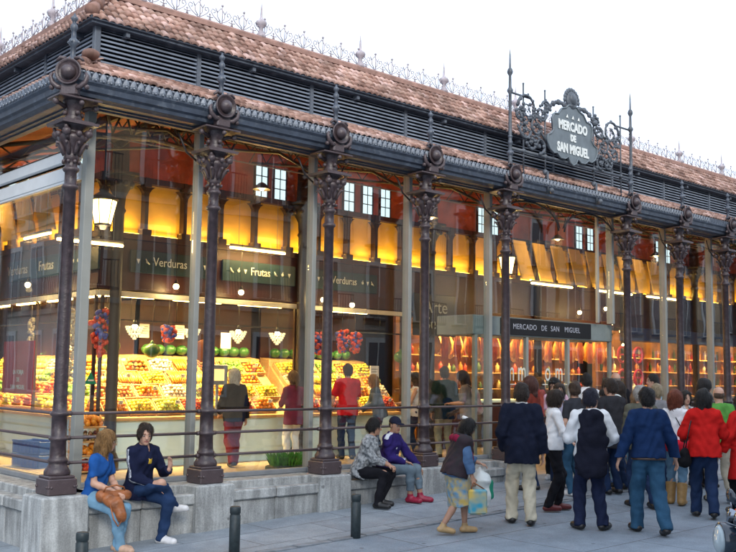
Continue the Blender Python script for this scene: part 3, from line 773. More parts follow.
# ---- a fruit stall: counter, stepped sloping display, canopy with lamps
def stall(label, u0, u1, M, v, mitre=0, depth=1.9):
    s = thing('fruit_stall', label, 'market stall', (0, 0, 0), 0, 'fruit and vegetable stalls'); 
    def rbox(mb, a, b, v0, v1, z0, z1): mb.box(a, b, v0, v1, z0, z1, 0, M)
    mb = MB(); rbox(mb, u0, u1, v + .04, v + .14, FL + .12, .50); rbox(mb, u0, u1, v + .07, v + .14, FL, FL + .12); mb.build('counter_front', M_cwhite, s)
    mb = MB(); mb.bevbox(u0 - .03, u1, v - .02, v + .22, .50, .56, .01, 0, M); mb.build('counter_ledge', M_wood, s)
    mb = MB(); n = 4
    pts = [(v + .16, .50), (v + .2, .56), (v + 1.28, 1.50), (v + 1.28, 1.62), (v + 1.6, 1.66), (v + 1.6, 0), (v + .16, 0)]
    vs = [M @ Vector((u0 + mitre * (a - v), a, b)) for a, b in pts] + [M @ Vector((u1, a, b)) for a, b in pts]; k = len(pts)
    mb.add(vs, [tuple(range(k)), tuple(range(2 * k - 1, k - 1, -1))] + [(i, (i + 1) % k, k + (i + 1) % k, k + i) for i in range(k)]); mb.build('display_slope', M_wood, s)
    mb = MB(); mb.bevbox(u0 - .02, u1, v - .06, v + .0, 2.60, 2.69, .008, 0, M); mb.build('canopy_beam', M_beamw, s)
    mb = MB(); rbox(mb, u0, u1, v + .02, v + 1.9, 2.70, 2.75); mb.build('canopy', M_redd, s)
    for q in range(int((u1 - u0) / 2) + 1):
        uu = u0 + .08 + q * (u1 - u0 - .16) / max(1, int((u1 - u0) / 2)); mb = MB(); rbox(mb, uu - .025, uu + .025, v - .02, v + .03, .56, 2.6); mb.build('post', M_redd, s)
    mb = MB(); rbox(mb, u0, u1, v + .05, v + .08, 2.2, 2.225); 
    for q in range(int((u1 - u0) / .45)): a = u0 + .2 + q * .45; mb.tube([M @ Vector((a, v + .065, 2.2)), M @ Vector((a, v + .065, 2.6))], .006, 4)
    mb.build('hanging_rail', M_black, s)
    L = u1 - u0; nl = max(1, int(L / 1.4))
    for q in range(nl):
        a = u0 + (q + .5) * L / nl; m_ = MB(); m_.box(a - .5, a + .5, v + .28, v + .34, 2.62, 2.68, 0, M); o = m_.build('strip_light', G_tube, s)
        p = M @ Vector((a, v + .32, 2.57)); fr = M[0][0] == 1
        lamp('stall_lamp', p, 'AREA', 76, (1, .66, .24), 1.1 if fr else .2, s, .2 if fr else 1.1, (R(14), 0, 0) if fr else (0, R(-14), 0))
    mb = MB(); rbox(mb, u0 + mitre * 1.6, u1, v + 1.6, v + 1.66, 1.6, 2.7); mb.build('back_shelf', M_red, s)
    return s
stall('corner fruit stall heaped with crates under the Verduras and Frutas boards', XC, 7.0, Matrix.Identity(4), YC, 1)
stall('side run of the corner fruit stall along the left aisle', YC, 12.0, side(), XC, 1)
stall('second vegetable stall left of the dark wall sign', 7.25, 9.9, Matrix.Identity(4), YC, 0)

# ---- crates of produce
def fruit_mat(n, c, c2, sc=9): return mat('fruit_' + n, c, .35, scale=sc, col2=c2, spec=.5)
FR = dict(
    oranges=(fruit_mat('orange', (.62, .19, .012), (.74, .30, .02)), .042, 'orange oranges'),
    lemons=(fruit_mat('lemon', (.70, .50, .02), (.80, .64, .08)), .036, 'yellow lemons'),
    pears=(fruit_mat('pear', (.42, .46, .05), (.62, .60, .12)), .038, 'yellow green pears'),
    tomatoes=(fruit_mat('tomato', (.50, .03, .012), (.62, .09, .02)), .034, 'red tomatoes'),
    apples=(fruit_mat('apple', (.40, .02, .02), (.60, .12, .05)), .036, 'dark red apples'),
    limes=(fruit_mat('lime', (.09, .22, .03), (.20, .36, .06)), .034, 'green limes'),
    peppers=(fruit_mat('pepper', (.08, .19, .03), (.55, .04, .02), 12), .045, 'green and red peppers'),
    onions=(fruit_mat('onion', (.66, .60, .50), (.74, .66, .46)), .036, 'white onions'),
    peaches=(fruit_mat('peach', (.72, .36, .10), (.70, .20, .06)), .037, 'pinkish peaches'),
    carrots=(fruit_mat('carrot', (.66, .22, .02), (.72, .34, .05)), .024, 'orange carrots'),
    bananas=(fruit_mat('banana', (.74, .56, .05), (.66, .62, .12)), .028, 'yellow bananas'),
    grapes=(fruit_mat('grape', (.16, .02, .06), (.30, .22, .05), 14), .02, 'purple grapes'),
    melons=(fruit_mat('melon', (.66, .50, .10), (.74, .60, .22)), .075, 'round yellow melons'),
    lettuce=(fruit_mat('lettuce', (.10, .25, .03), (.24, .42, .08), 20), .075, 'frilly green lettuces'))
GREENM = mat('green_leaf', (.05, .16, .02), .6, var=.4, scale=12)
cw_, cd_ = .50, .335
crm = MB()
crm.box(-cw_ / 2, cw_ / 2, 0, cd_, -.0, .012); crm.box(-cw_ / 2, cw_ / 2, 0, .014, .012, .085); crm.box(-cw_ / 2, cw_ / 2, cd_ - .014, cd_, .012, .085)
crm.box(-cw_ / 2, -cw_ / 2 + .014, .014, cd_ - .014, .012, .085); crm.box(cw_ / 2 - .014, cw_ / 2, .014, cd_ - .014, .012, .085)
crate_me = crm.mesh('fruit_crate'); crate_me.materials.append(M_wood)
heap_cache = {}
rr_c = random.Random(17)
tgm = MB(); tgm.box(-.045, .045, -.002, .002, .07, .135); tgm.box(-.003, .003, -.001, .001, 0, .07)
tgm.box(-.03, .012, -.0035, -.0022, .105, .117, 1); tgm.box(-.03, .028, -.0035, -.0022, .082, .09, 1)
tag_me = tgm.mesh('price_tag'); tag_me.materials.append(mat("white_card", (.74, .74, .70), .6, var=.03)); tag_me.materials.append(M_black); tag_me.polygons.foreach_set('material_index', tgm.m)
def heap_mesh(kind, var):
    key = (kind, var)
    if key in heap_cache: return heap_cache[key]
    m, r, _ = FR[kind]; mb = MB(); rr = random.Random(hash_s(kind) + var)
    if kind in ('carrots', 'bananas'):
        n = 11
        for i in range(n):
            for l in range(2):
                x = -cw_ / 2 + .04 + (cw_ - .08) * i / (n - 1) + rr.uniform(-.008, .008); b = .02 * (kind == 'bananas')
                mb.tube([(x, .03, .08 + l * .035), (x + rr.uniform(-.02, .02), cd_ / 2, .105 + l * .035 + b), (x + rr.uniform(-.02, .02), cd_ - .03, .085 + l * .03)], [r * .5, r * .95, r * .75], 6)
    else:
        nx = max(2, int((cw_ - .03) / (2 * r))); ny = max(2, int((cd_ - .03) / (2 * r)))
        for l in range(3 if r < .06 else 1):
            for i in range(nx - l):
                for j in range(ny - l):
                    x = (i - (nx - l - 1) / 2) * 2 * r * 1.0; y = cd_ / 2 + (j - (ny - l - 1) / 2) * 2 * r
                    
                    if rr.random() < .06 and l > 0: continue
                    k = rr.uniform(.82, 1.16); sq = (1, 1, .9) if kind not in ('lemons', 'pears') else (.92, 1.15, .9)
                    mb.sphere((x + rr.uniform(-.2, .2) * r, y + rr.uniform(-.2, .2) * r, .05 + r * .6 + l * r * 1.35 + rr.uniform(-.1, .15) * r), r * k, 8 if r > .03 else 6, 0, sq, Matrix.Rotation(rr.uniform(0, 6), 3, 'Z') )
        if kind not in ('lettuce', 'onions'):
            for q in range(5):
                a = rr.uniform(0, 6.28); x, y = rr.uniform(-.2, .2), rr.uniform(.04, .3); z_ = .05 + r * 3; d_ = Vector((math.cos(a), math.sin(a), .2)) * .05; e_ = Vector((-d_.y, d_.x, .01)) * .35; c0 = Vector((x, y, z_ + rr.uniform(-.01, .02)))
                mb.add([c0 - d_, c0 + e_, c0 + d_, c0 - e_], [(0, 1, 2, 3)], 1)
        if 1:
            if kind == 'lettuce':
                for q in range(60): mb.sphere((rr.uniform(-.22, .22), rr.uniform(.04, .3), .12 + rr.uniform(-.02, .05)), rr.uniform(.02, .035), 5, 0, (1, 1, .5))
    me = mb.mesh(kind); me.materials.append(m); me.materials.append(GREENM); me.polygons.foreach_set('material_index', mb.m); me.polygons.foreach_set('use_smooth', [True] * len(me.polygons)); heap_cache[key] = me
    return me
def hash_s(s): return sum(ord(c) * (i + 3) for i, c in enumerate(s))
rowname = ['lowest', 'second', 'third', 'top']
ordn = ['first', 'second', 'third', 'fourth', 'fifth', 'sixth', 'seventh', 'eighth', 'ninth', 'tenth', 'eleventh', 'twelfth', 'thirteenth', 'fourteenth']
def ordw(i):
    if i < 14: return ordn[i]
    n = i + 1; t_ = {15: 'fifteenth', 16: 'sixteenth', 17: 'seventeenth', 18: 'eighteenth', 19: 'nineteenth', 20: 'twentieth', 30: 'thirtieth'}
    return t_[n] if n in t_ else ('twenty ' if n < 30 else 'thirty ') + ordn[n % 10 - 1]
def crates(u0, u1, M, v, plan, where, mitre=0):
    sl = math.atan2(.94, 1.08)
    for r, row in enumerate(plan):
        z = .575 + r * .235; vv = v + .21 + r * .27; a = u0 + mitre * (vv - v) + .3; i = 0
        while a + .25 < u1 + .03:
            kind = row[i % len(row)]
            X = M @ T(a, vv, z) @ RX(sl)
            if M[0][0] != 1: X = T(0, 0, 0) @ M @ T(a, vv, z) @ RX(sl)
            w_ = '%s from the corner, %s row, %s' % (ordn[i], rowname[r], where)
            X = X @ T(rr_c.uniform(-.008, .008), rr_c.uniform(-.01, .01), rr_c.uniform(0, .012)) @ RZ(R(rr_c.uniform(-2.2, 2.2))) @ RX(R(rr_c.uniform(-3, 3)))
            c = bpy.data.objects.new('fruit_crate', crate_me); COL.objects.link(c); c.matrix_world = X
            tag(c, 'wooden crate of %s, %s' % (FR[kind][2].split()[-1] if kind != 'carrots' else 'carrots', w_), 'crate', 'wooden crates on the fruit stalls')
            h_ = bpy.data.objects.new('fruit_heap', heap_mesh(kind, (i + r) % 2)); COL.objects.link(h_); h_.matrix_world = X
            tag(h_, '%s in the crate %s' % (FR[kind][2], w_), 'fruit heap', 'heaps of fruit and vegetables in the crates')
            if (i * 7 + r * 3) % 2 == 0:
                p_ = bpy.data.objects.new('price_tag', tag_me); COL.objects.link(p_); p_.matrix_world = X @ T(rr_c.uniform(-.12, .12), .05, .12) @ RX(R(-25)) @ RZ(R(rr_c.uniform(-15, 15)))
                tag(p_, 'white price tag in crate %s' % w_, 'price tag', 'small price tags in the crates')
            a += .525; i += 1
I4 = Matrix.Identity(4)
crates(XC, 7.0, I4, YC, [['oranges', 'lemons', 'pears', 'tomatoes', 'lemons', 'apples', 'oranges', 'oranges'], ['peaches', 'oranges', 'onions', 'pears', 'oranges', 'lemons', 'lemons', 'oranges'], ['carrots', 'lemons', 'carrots', 'bananas', 'lemons', 'oranges', 'melons', 'tomatoes'], ['peppers', 'onions', 'carrots', 'grapes', 'lettuce', 'oranges', 'melons', 'lemons']], 'the front run', 1)
crates(YC, 11.6, side(), XC, [['oranges', 'lemons', 'oranges', 'melons', 'lemons', 'apples'], ['peppers', 'limes', 'lettuce', 'limes', 'tomatoes', 'oranges'], ['melons', 'tomatoes', 'lemons', 'melons', 'oranges', 'lettuce'], ['melons', 'melons', 'oranges', 'peppers', 'lemons', 'onions']], 'the side run', 1)
crates(7.25, 9.9, I4, YC, [['tomatoes', 'apples', 'peaches', 'lemons', 'tomatoes'], ['lemons', 'carrots', 'lemons', 'oranges', 'onions'], ['onions', 'bananas', 'lemons', 'lemons', 'oranges'], ['lemons', 'melons', 'lettuce', 'oranges', 'lemons']], 'the second stall')
# ---- watermelons on the top shelf
wm = fruit_mat('watermelon', (.02, .09, .02), (.06, .20, .04), 16)
k = 0
for (a0, a1) in ((4.5, 6.8), (7.5, 9.7)):
    x = a0
    while x < a1:
        m_ = MB(); m_.sphere((0, 0, 0), .105, 12, sq=(1.15, 1, .95)); o = m_.build('watermelon', wm, loc=(x, YC + 1.42, 1.76)); 
        tag(o, 'green watermelon, %s from the left on the top shelf of the %s' % (ordn[k % 14], 'corner fruit stall' if a0 < 5 else 'second vegetable stall'), 'watermelon', 'watermelons on the top shelves'); x += .245; k += 1
    k = 0
def hang_line(mb, p, z1): mb.tube([p, (p[0], p[1], z1)], .004, 4)
# hanging round melons
for i, (x, z) in enumerate(((3.02, 1.76), (3.78, 1.70), (9.78, 1.72))):
    t_ = thing('hanging_melon', ['dark green melon hanging on a string over the crates near the corner', 'dark green melon hanging left of the first mullion', 'dark green melon with a pointed top hanging at the end of the second stall'][i], 'melon', (x, YC - .02, z), 0, 'melons hanging on strings')
    m_ = MB(); m_.sphere((0, 0, 0), .145, 14, sq=(1, 1, .88)); m_.lathe([(.05, .11), (.01, .18)], 8); m_.build('fruit', fruit_mat('darkmelon', (.03, .10, .02), (.08, .17, .03), 8), t_)
    m_ = MB(); m_.tube([(0, 0, .1), (0, 0, 2.6 - z)], .004, 4); m_.build('string', M_black, t_)
# bunches in red and blue net bags
M_net_r = fruit_mat('red_net', (.58, .03, .02), (.66, .10, .04), 20); M_net_b = fruit_mat('blue_net', (.03, .05, .40), (.08, .12, .55), 20)
rr = random.Random(3)
for i, (x, z0, z1, w_) in enumerate(((2.80, 1.62, 2.42, .17), (4.08, 1.92, 2.2, .14), (8.1, 1.85, 2.28, .13), (8.45, 1.85, 2.25, .12), (7.5, 1.8, 2.2, .12))):
    t_ = thing('net_bag_bunch', ['long bunch of red and blue net bags hanging at the stall corner', 'small bunch of blue and red net bags left of the first mullion', 'red net bunch hanging under the second stall lamps', 'red and white net bunch hanging beside the other red bunch', 'small red net bunch beside the inner column'][i], 'net bags', (x, YC - .05, 0), 0, 'bunches of net bags hanging from the rails')
    for nm, m, kk in (('red_nets', M_net_r, 2), ('blue_nets', M_net_b, 1)):
        m_ = MB()
        for q in range(26 * kk):
            f = rr.random(); ww = w_ * (.35 + .75 * math.sin(PI * min(1, f * 1.1 + .12)))
            if kk == 1 and f > .72 and i == 0: f *= .6
            m_.sphere((rr.uniform(-ww, ww), rr.uniform(-.08, .08), z1 - .06 - f * (z1 - z0)), rr.uniform(.032, .05), 7)
        m_.build(nm, m, t_)
    m_ = MB(); m_.tube([(0, 0, z1 - .1), (0, 0, 2.6)], .008, 5); m_.build('string', M_black, t_)
# garlic plaits
M_garlic = mat('garlic_skin', (.62, .60, .48), .6, var=.12, scale=20)
for i, (x, y, z0, z1) in enumerate(((2.35, YC + .1, 1.25, 2.35), (2.68, YC + .9, 1.2, 2.3), (2.68, YC + 2.5, 1.3, 2.3))):
    o = MB()
    z = z0
    while z < z1:
        for q in range(3): a = rr.uniform(0, 6.3); o.sphere((.045 * math.cos(a), .045 * math.sin(a), z), .03, 7)
        z += .035
    o.tube([(0, 0, z1), (0, 0, 2.6)], .005, 4)
    tag(o.build('garlic_plait', M_garlic, loc=(x, y, 0)), ['long pale garlic plait hanging just right of the corner mullion', 'pale garlic plait hanging left of the corner column', 'pale garlic plait farther down the left aisle'][i], 'garlic plait', 'garlic plaits')
# conical glass pendant lamps
M_cryst = mat('pendant_glass', (.75, .72, .6), .15, var=.2, scale=30, emit=(1, .78, .42), estr=.55)
for i, x in enumerate((3.42, 4.55, 5.55, 6.45)):
    t_ = thing('pendant_lamp', 'conical glass bead lamp hanging ' + ['above the crates left of the small blue net bags', 'beside the first mullion above the crates', 'left of the white price cards under the Frutas board', 'right of the white price cards under the Frutas board'][i], 'pendant lamp', (x, YC - .05, 2.02), 0, 'conical glass pendant lamps over the corner stall')
    m_ = MB()
    for l, (r, z) in enumerate(((.145, .07), (.13, .03), (.11, -.01), (.085, -.05), (.055, -.09), (.02, -.125))):
        n = max(4, int(r * 110))
        for q in range(n): a = 2 * PI * q / n; m_.sphere((r * math.cos(a), r * math.sin(a), z), .021, 6)
    m_.build('lamp_shade', M_cryst, t_)
    m_ = MB(); m_.sphere((0, 0, .08), .05, 8); m_.build('bulb', G_bulb, t_)
    m_ = MB(); m_.tube([(0, 0, .1), (0, 0, .6)], .005, 4); m_.lathe([(.05, .11), (.02, .2)], 8); m_.build('cord', M_black, t_)
# scales, cards, notices
M_card = mat('white_card', (.74, .74, .70), .6, var=.03)
for i, (x, y, z, w_, h_) in enumerate(((5.78, YC + .7, 1.95, .22, .3), (6.0, YC + .0, 1.55, .0, 0), (8.95, YC - .1, 1.35, .24, .34), (4.35, YC + 1.3, 2.1, .2, .26), (5.05, YC + 1.2, 2.1, .2, .26))):
    if not w_: continue
    o = MB(); o.box(-w_ / 2, w_ / 2, -.01, .01, -h_ / 2, h_ / 2)
    for q in range(4): o.box(-w_ * .36, w_ * (.36 - .1 * (q % 2)), -.013, -.0105, h_ * (.28 - q * .16), h_ * (.31 - q * .16), 1)
    tag(o.build('price_card', [M_card, M_black], loc=(x, y, z)), ['white price card hanging between the two right pendant lamps', '', 'white price card hanging beside the woman in the white top', 'white price card at the back left of the top shelf', 'white price card at the back right of the top shelf'][i], 'price card', 'white price cards')
t_ = thing('weighing_scale', 'grey weighing scale with a lit orange screen behind the woman with red trousers', 'scale', (5.15, YC - .0, .56)); m_ = MB(); m_.bevbox(-.17, .17, -.12, .12, 0, .08, .01); m_.bevbox(-.025, .025, -.02, .02, .08, .62, .005); m_.bevbox(-.21, .21, -.03, .03, .55, .92, .01); m_.build('housing', mat('scale_grey', (.22, .24, .26), .4), t_)
m_ = MB(); m_.box(-.13, .13, -.036, -.031, .63, .84); m_.build('screen', glow('scale_screen', (1, .55, .18), 1.5), t_)
t_ = thing('round_board', 'round orange wooden board hanging right of the first bay column', 'board', (4.78, YC - .1, 1.72)); m_ = MB(); m_.lathe([(.2, -.012), (.205, 0), (.2, .012)], 24, RX(PI / 2)); m_.build('disc', mat('orange_wood', (.45, .14, .04), .5), t_)
m_ = MB(); m_.tube([(0, 0, .2), (0, 0, .88)], .006, 4); m_.build('string', M_black, t_)
# green triangle sign on the corner, red poster on the side glass
t_ = thing('triangular_tag', 'small green triangular price tag on the crates at the stall corner', 'price tag', (2.62, YC - .12, 1.12)); m_ = MB(); m_.prism([(-.11, 0), (.11, 0), (0, .2)], .015, I4); m_.build('plate', mat('tag_green', (.01, .22, .13), .4), t_)
m_ = MB(); m_.box(-.05, .05, -.004, -.001, .05, .075); m_.tube([(0, .01, 0), (0, .01, -.3)], .008, 5); m_.build('stick', M_card, t_)
t_ = thing('red_poster', 'red poster with small white words hanging inside the left glazing', 'poster', (0, 0, 0))
m_ = MB(); m_.box(1.60, 1.62, 4.55, 5.75, .96, 1.80); m_.build('sheet', mat('poster_red', (.48, .02, .02), .4, var=.08), t_)
for q, s_ in enumerate(('LA FORJA', 'DE', 'SAN MIGUEL')): text_obj('lettering', s_, .10, T(1.594, 5.1, 1.30 - q * .12) @ RZ(R(-90)) @ FRONT, M_ink, t_, ext=.002)
# blue crates and the fern by the glass
t_ = thing('blue_crate', 'stack of blue plastic crates on the floor left of the corner column', 'plastic crate', (2.3, 5.9, FL), R(8)); Mbl = mat('blue_plastic', (.012, .06, .30), .35)
for q in range(2):
    m_ = MB(); z = q * .23; m_.bevbox(-.2, .2, -.42, .42, z + .0, z + .03, .008)
    for a in (-.2, .18): m_.bevbox(a, a + .02, -.42, .42, z + .03, z + .20, .005); m_.bevbox(a - .01, a + .03, -.43, .43, z + .19, z + .22, .006)
    for a in (-.42, .40): m_.bevbox(-.2, .2, a, a + .02, z + .03, z + .21, .005)
    for a in range(7): m_.box(-.208, -.2, -.38 + a * .12, -.35 + a * .12, z + .03, z + .19)
    m_.build('basket', Mbl, t_)
def leafy(mb, n, R_, H_, rr, size=.07, w_=.18):
    for i in range(n):
        a = rr.uniform(0, 6.28); r = R_ * math.sqrt(rr.random()); x, y = r * math.cos(a), r * math.sin(a); h_ = H_ * rr.uniform(.5, 1)
        dx, dy = rr.uniform(-.06, .06) + x * .3, rr.uniform(-.06, .06) + y * .3; L_ = size * rr.uniform(.6, 1.3); b = rr.uniform(0, 6.28); cx, cy = math.cos(b) * L_ * w_, math.sin(b) * L_ * w_
        mb.add([(x - cx, y - cy, .0), (x + cx, y + cy, 0), (x + dx * .6 + cx, y + dy * .6 + cy, h_ * .7), (x + dx, y + dy, h_), (x + dx * .6 - cx, y + dy * .6 - cy, h_ * .7)], [(0, 1, 2, 3, 4)])
t_ = thing('potted_herbs', 'tray of bright green herbs on the floor inside the glass of the second bay', 'plant', (4.62, 1.95, FL), R(0)); m_ = MB(); m_.bevbox(-.28, .28, -.17, .17, 0, .22, .02); m_.build('tray', mat('tray_dark', (.03, .05, .03), .6), t_)
m_ = MB(); leafy(m_, 420, .26, .28, rr); 
for i, p in enumerate(m_.v): m_.v[i] = (p[0] * 1.05, p[1] * .62, p[2] + .18)
m_.build('foliage', mat('herb_green', (.07, .26, .02), .6, var=.4, scale=14), t_)
t_ = thing('fruit_basket_display', 'hanging baskets of grapes and pomegranates at the corner of the fruit stall', 'basket display', (2.52, YC - .28, FL), 0)
for z, m, nm in ((.58, FR['grapes'][0], 'grapes'), (.36, FR['oranges'][0], 'oranges'), (.82, FR['oranges'][0], 'oranges'), (.12, FR['tomatoes'][0], 'pomegranates')):
    m_ = MB()
    for q in range(30): m_.sphere((rr.uniform(-.2, .2), rr.uniform(-.12, .12), z + rr.uniform(-.05, .08)), .05 if nm != 'grapes' else .035, 7)
    m_.build(nm, m, t_)
m_ = MB()
for z in (.05, .30, .52, .75): m_.bevbox(-.26, .26, -.16, .16, z - .03, z, .01)
for a in (-.24, .24): m_.box(a - .012, a + .012, .1, .14, 0, .9)
m_.build('rack', M_wood, t_)

# ---- lanterns, tubes, bulbs
def lantern(x, y, z, label):
    t_ = thing('lantern', label, 'lantern', (x, y, z), R(12), 'lit glass lanterns')
    m_ = MB(); m_.lathe([(.105, -.17), (.172, .14)], 6, smooth=False); m_.build('glass', G_lant, t_)
    m_ = MB()
    for i in range(6):
        a = 2 * PI * (i + .5) / 6; m_.tube([(.108 * math.cos(a), .108 * math.sin(a), -.18), (.178 * math.cos(a), .178 * math.sin(a), .15)], .008, 4)
    m_.lathe([(.19, .145), (.195, .16), (.12, .22), (.06, .26), (.07, .29), (.03, .31), (.012, .36), (.012, 1.4)], 12); m_.lathe([(.04, -.24), (.06, -.2), (.115, -.185), (.11, -.165)], 6); m_.build('frame', M_truss, t_)
    lamp('lantern_lamp', (0, 0, -.30), 'POINT', 26, (1, .66, .30), .12, t_)
lantern(1.16, 1.5, 3.44, 'large lit hexagonal lantern hanging just right of the corner column')
lantern(9.44, 1.5, 3.44, 'lit lantern hanging behind the column left of the entrance sign')
def tube_light(p0, p1, label):
    p0, p1 = Vector(p0), Vector(p1); c = (p0 + p1) / 2; t_ = thing('fluorescent_tube', label, 'tube light', c, 0, 'long tube lights of the gallery')
    m_ = MB(); m_.tube([p0 - c, p1 - c], .022, 8); m_.build('tube', G_tube, t_)
    m_ = MB(); a, b = p0 - c, p1 - c
    m_.tube([a + Vector((0, 0, .045)), b + Vector((0, 0, .045))], .03, 6)
    for q in (a * .7, b * .7): m_.tube([q + Vector((0, 0, .06)), q + Vector((0, 0, 1.0))], .005, 4)
    m_.build('housing', M_grey, t_)
    d = (p1 - p0); an = math.atan2(d.y, d.x)
    lamp('tube_lamp', (0, 0, -.06), 'AREA', 18, WARM, d.length, t_, .12, (0, 0, an))
tube_light((2.0, 6.1, 3.60), (2.0, 5.05, 3.60), 'lit tube hanging over the left aisle at the picture edge')
tube_light((1.3, 3.2, 3.25), (2.35, 3.2, 3.25), 'lit tube beneath the large lantern by the corner column')
tube_light((5.15, 4.45, 3.62), (6.4, 4.45, 3.62), 'lit tube above the Frutas board')
for i, (x, y) in enumerate(((12.9, 3.2), (15.4, 3.2), (17.6, 3.2))):
    tube_light((x - .55, y, 3.42), (x + .95, y, 3.42), ['lit tube under the slanted yellow panels right of the entrance column', 'lit tube under the middle slanted yellow panels', 'lit tube under the rightmost slanted yellow panels'][i])
# slanted yellow baffle panels
M_baf = mat('yellow_baffle_cloth', (.72, .50, .12), .7, var=.12, scale=3)
k = 0
for (x0, n) in ((12.2, 9),):
    for i in range(n):
        x = x0 + i * .68
        m_ = MB(); m_.prism([(0, 3.52), (.46, 3.52), (.12, 4.36), (-.30, 4.36)], .03, T(x, 3.35, 0) ); o = m_.build('yellow_panel', M_baf)
        tag(o, 'slanted yellow cloth panel above the aisle, %s from the left right of the entrance sign' % ordn[i], 'cloth panel', 'slanted yellow panels above the aisle')
for i in range(5):
    y = 5.0 + i * .8; m_ = MB(); m_.prism([(0, 3.66), (.6, 3.66), (.98, 4.40), (.36, 4.40)], .03, side() @ T(y, 2.05, 0)); o = m_.build('yellow_panel', M_baf)
    tag(o, 'slanted yellow cloth panel over the left aisle, %s from the corner' % ordn[i], 'cloth panel', 'slanted yellow panels above the aisle')
for i, (x, y, z) in enumerate(((4.05, 4.45, 2.82), (5.35, 4.35, 2.80), (2.3, 6.6, 2.85), (7.25, 4.3, 2.78), (8.0, 4.3, 2.72), (10.4, 3.1, 2.35), (12.6, 3.4, 3.55), (14.7, 3.6, 2.9), (16.4, 4.0, 3.1), (17.5, 4.2, 2.2), (16.2, 4.0, 2.4))):
    t_ = thing('bulb_lamp', 'small bare warm bulb ' + ['under the first Verduras board', 'under the left end of the Frutas board', 'over the left aisle', 'left below the second Verduras board', 'right below the second Verduras board', 'left of the entrance sign', 'between the slanted yellow panels', 'behind the column right of the entrance', 'high above the bar', 'low over the bar counter', 'over the left end of the bar counter'][i], 'bulb', (x, y, z), 0, 'bare warm bulbs')
    m_ = MB(); m_.sphere((0, 0, 0), .05, 10); m_.build('bulb', G_bulb, t_); m_ = MB(); m_.lathe([(.03, .04), (.035, .06), (.02, .1), (.005, .12), (.005, .9)], 8); m_.build('holder', M_black, t_)
    lamp('bulb_light', (0, 0, -.08), 'POINT', 7, WARM, .05, t_)

# ---- entrance: glass doors, canopy box with its sign
ent = thing('entrance_porch', 'glass entrance porch with dark name board across its pale fascia', 'entrance porch')
M_tealg = mat('pale_green_fascia', (.22, .26, .255), .4, var=.1)
mb = MB(); mb.bevbox(7.32, 11.35, .46, 1.3, 2.03, 2.36, .012); mb.build('fascia', M_tealg, ent)
mb = MB(); mb.bevbox(8.0, 10.62, .435, .458, 2.06, 2.34, .005); mb.build('name_board', M_black, ent)
for s_, dx in (('MERCADO', -.66), ('DE', -.12), ('SAN', .20), ('MIGUEL', .72)): text_obj('lettering', s_, .135, T(9.3 + dx, .431, 2.2) @ FRONT, mat('dim_letters', (.42, .44, .5), .5, var=0), ent, ext=.002, sx=.95, spacing=1.1)
for x in (7.40, 8.75, 9.95, 11.3):
    mb = MB(); mb.bevbox(x - .03, x + .03, .46, .54, -.30, 2.03, .006); mb.build('door_frame', M_grey, ent)
for a, b in ((7.43, 8.72), (8.78, 9.92), (9.98, 11.27)):
    mb = MB(); mb.box(a, b, .495, .505, -.29, 2.02); mb.build('door_glass', M_glass, ent)
for x, s_ in ((8.40, 'm'), (8.72, 'm'), (9.45, 'o'), (9.78, 'm')):
    text_obj('lettering', s_, .50, T(x - .1, .486, 1.42) @ FRONT, M_ink, ent, ext=.002, sx=.62)
mb = MB(); 
for a in (8.05, 9.2): mb.box(a, a + .95, .482, .488, 1.20, 1.215)
mb.build('door_stripe', M_ink, ent)

# ---- ham stall
ham = thing('ham_stall', 'glowing orange ham stall with shelves behind the entrance', 'market stall', (0, 0, 0), 0)
M_hamw = mat('amber_backboard', (.10, .03, .01), .5, col2=(.55, .24, .04), scale=1.8)
X0, X1 = 10.9, 18.0
mb = MB(); mb.box(X0, X1, YC + 1.3, YC + 1.4, FL, 2.7); mb.build('back_board', M_hamw, ham)
mb = MB(); mb.bevbox(X0, X1, YC, YC + .6, FL, .72, .01); mb.build('counter', M_red, ham)
mb = MB(); mb.bevbox(X0, X1, YC - .05, YC + .65, .72, .78, .008); mb.build('counter_top', M_cwhite, ham)
for z in (1.0, 1.4, 1.8): mb = MB(); mb.bevbox(X0, X1, YC + 1.0, YC + 1.3, z, z + .03, .005); mb.build('shelf', M_wood, ham)
mb = MB(); mb.box(X0, X1, YC + .1, YC + .14, 2.5, 2.53); mb.box(X0, X1, YC + .5, YC + .54, 2.5, 2.53); mb.build('hanging_rail', M_black, ham)
mb = MB(); mb.box(X0, X1, YC, YC + 1.4, 2.7, 2.75); mb.build('canopy', M_redd, ham)
for q in range(4):
    a = X0 + .9 + q * 1.75; mb = MB(); mb.box(a - .6, a + .6, YC + .3, YC + .36, 2.60, 2.66); mb.build('strip_light', G_tube, ham)
    lamp('stall_lamp', (a, YC + .33, 2.56), 'AREA', 48, (1, .58, .18), 1.4, ham, .2, (R(10), 0, 0))
M_ham = fruit_mat('ham', (.42, .13, .03), (.60, .28, .08), 10); M_sau = fruit_mat('sausage', (.38, .05, .02), (.55, .12, .03), 10)
hm_ = MB(); hm_.lathe([(.02, -.42), (.08, -.38), (.13, -.26), (.135, -.16), (.10, -.04), (.055, .06), (.035, .14), (.045, .19), (.02, .23)], 10); hm_.tube([(0, 0, .2), (0, 0, .34)], .006, 4)
hme = hm_.mesh('ham'); hme.materials.append(M_ham); hme.polygons.foreach_set('use_smooth', [True] * len(hme.polygons))
i = 0; x = X0 + .15
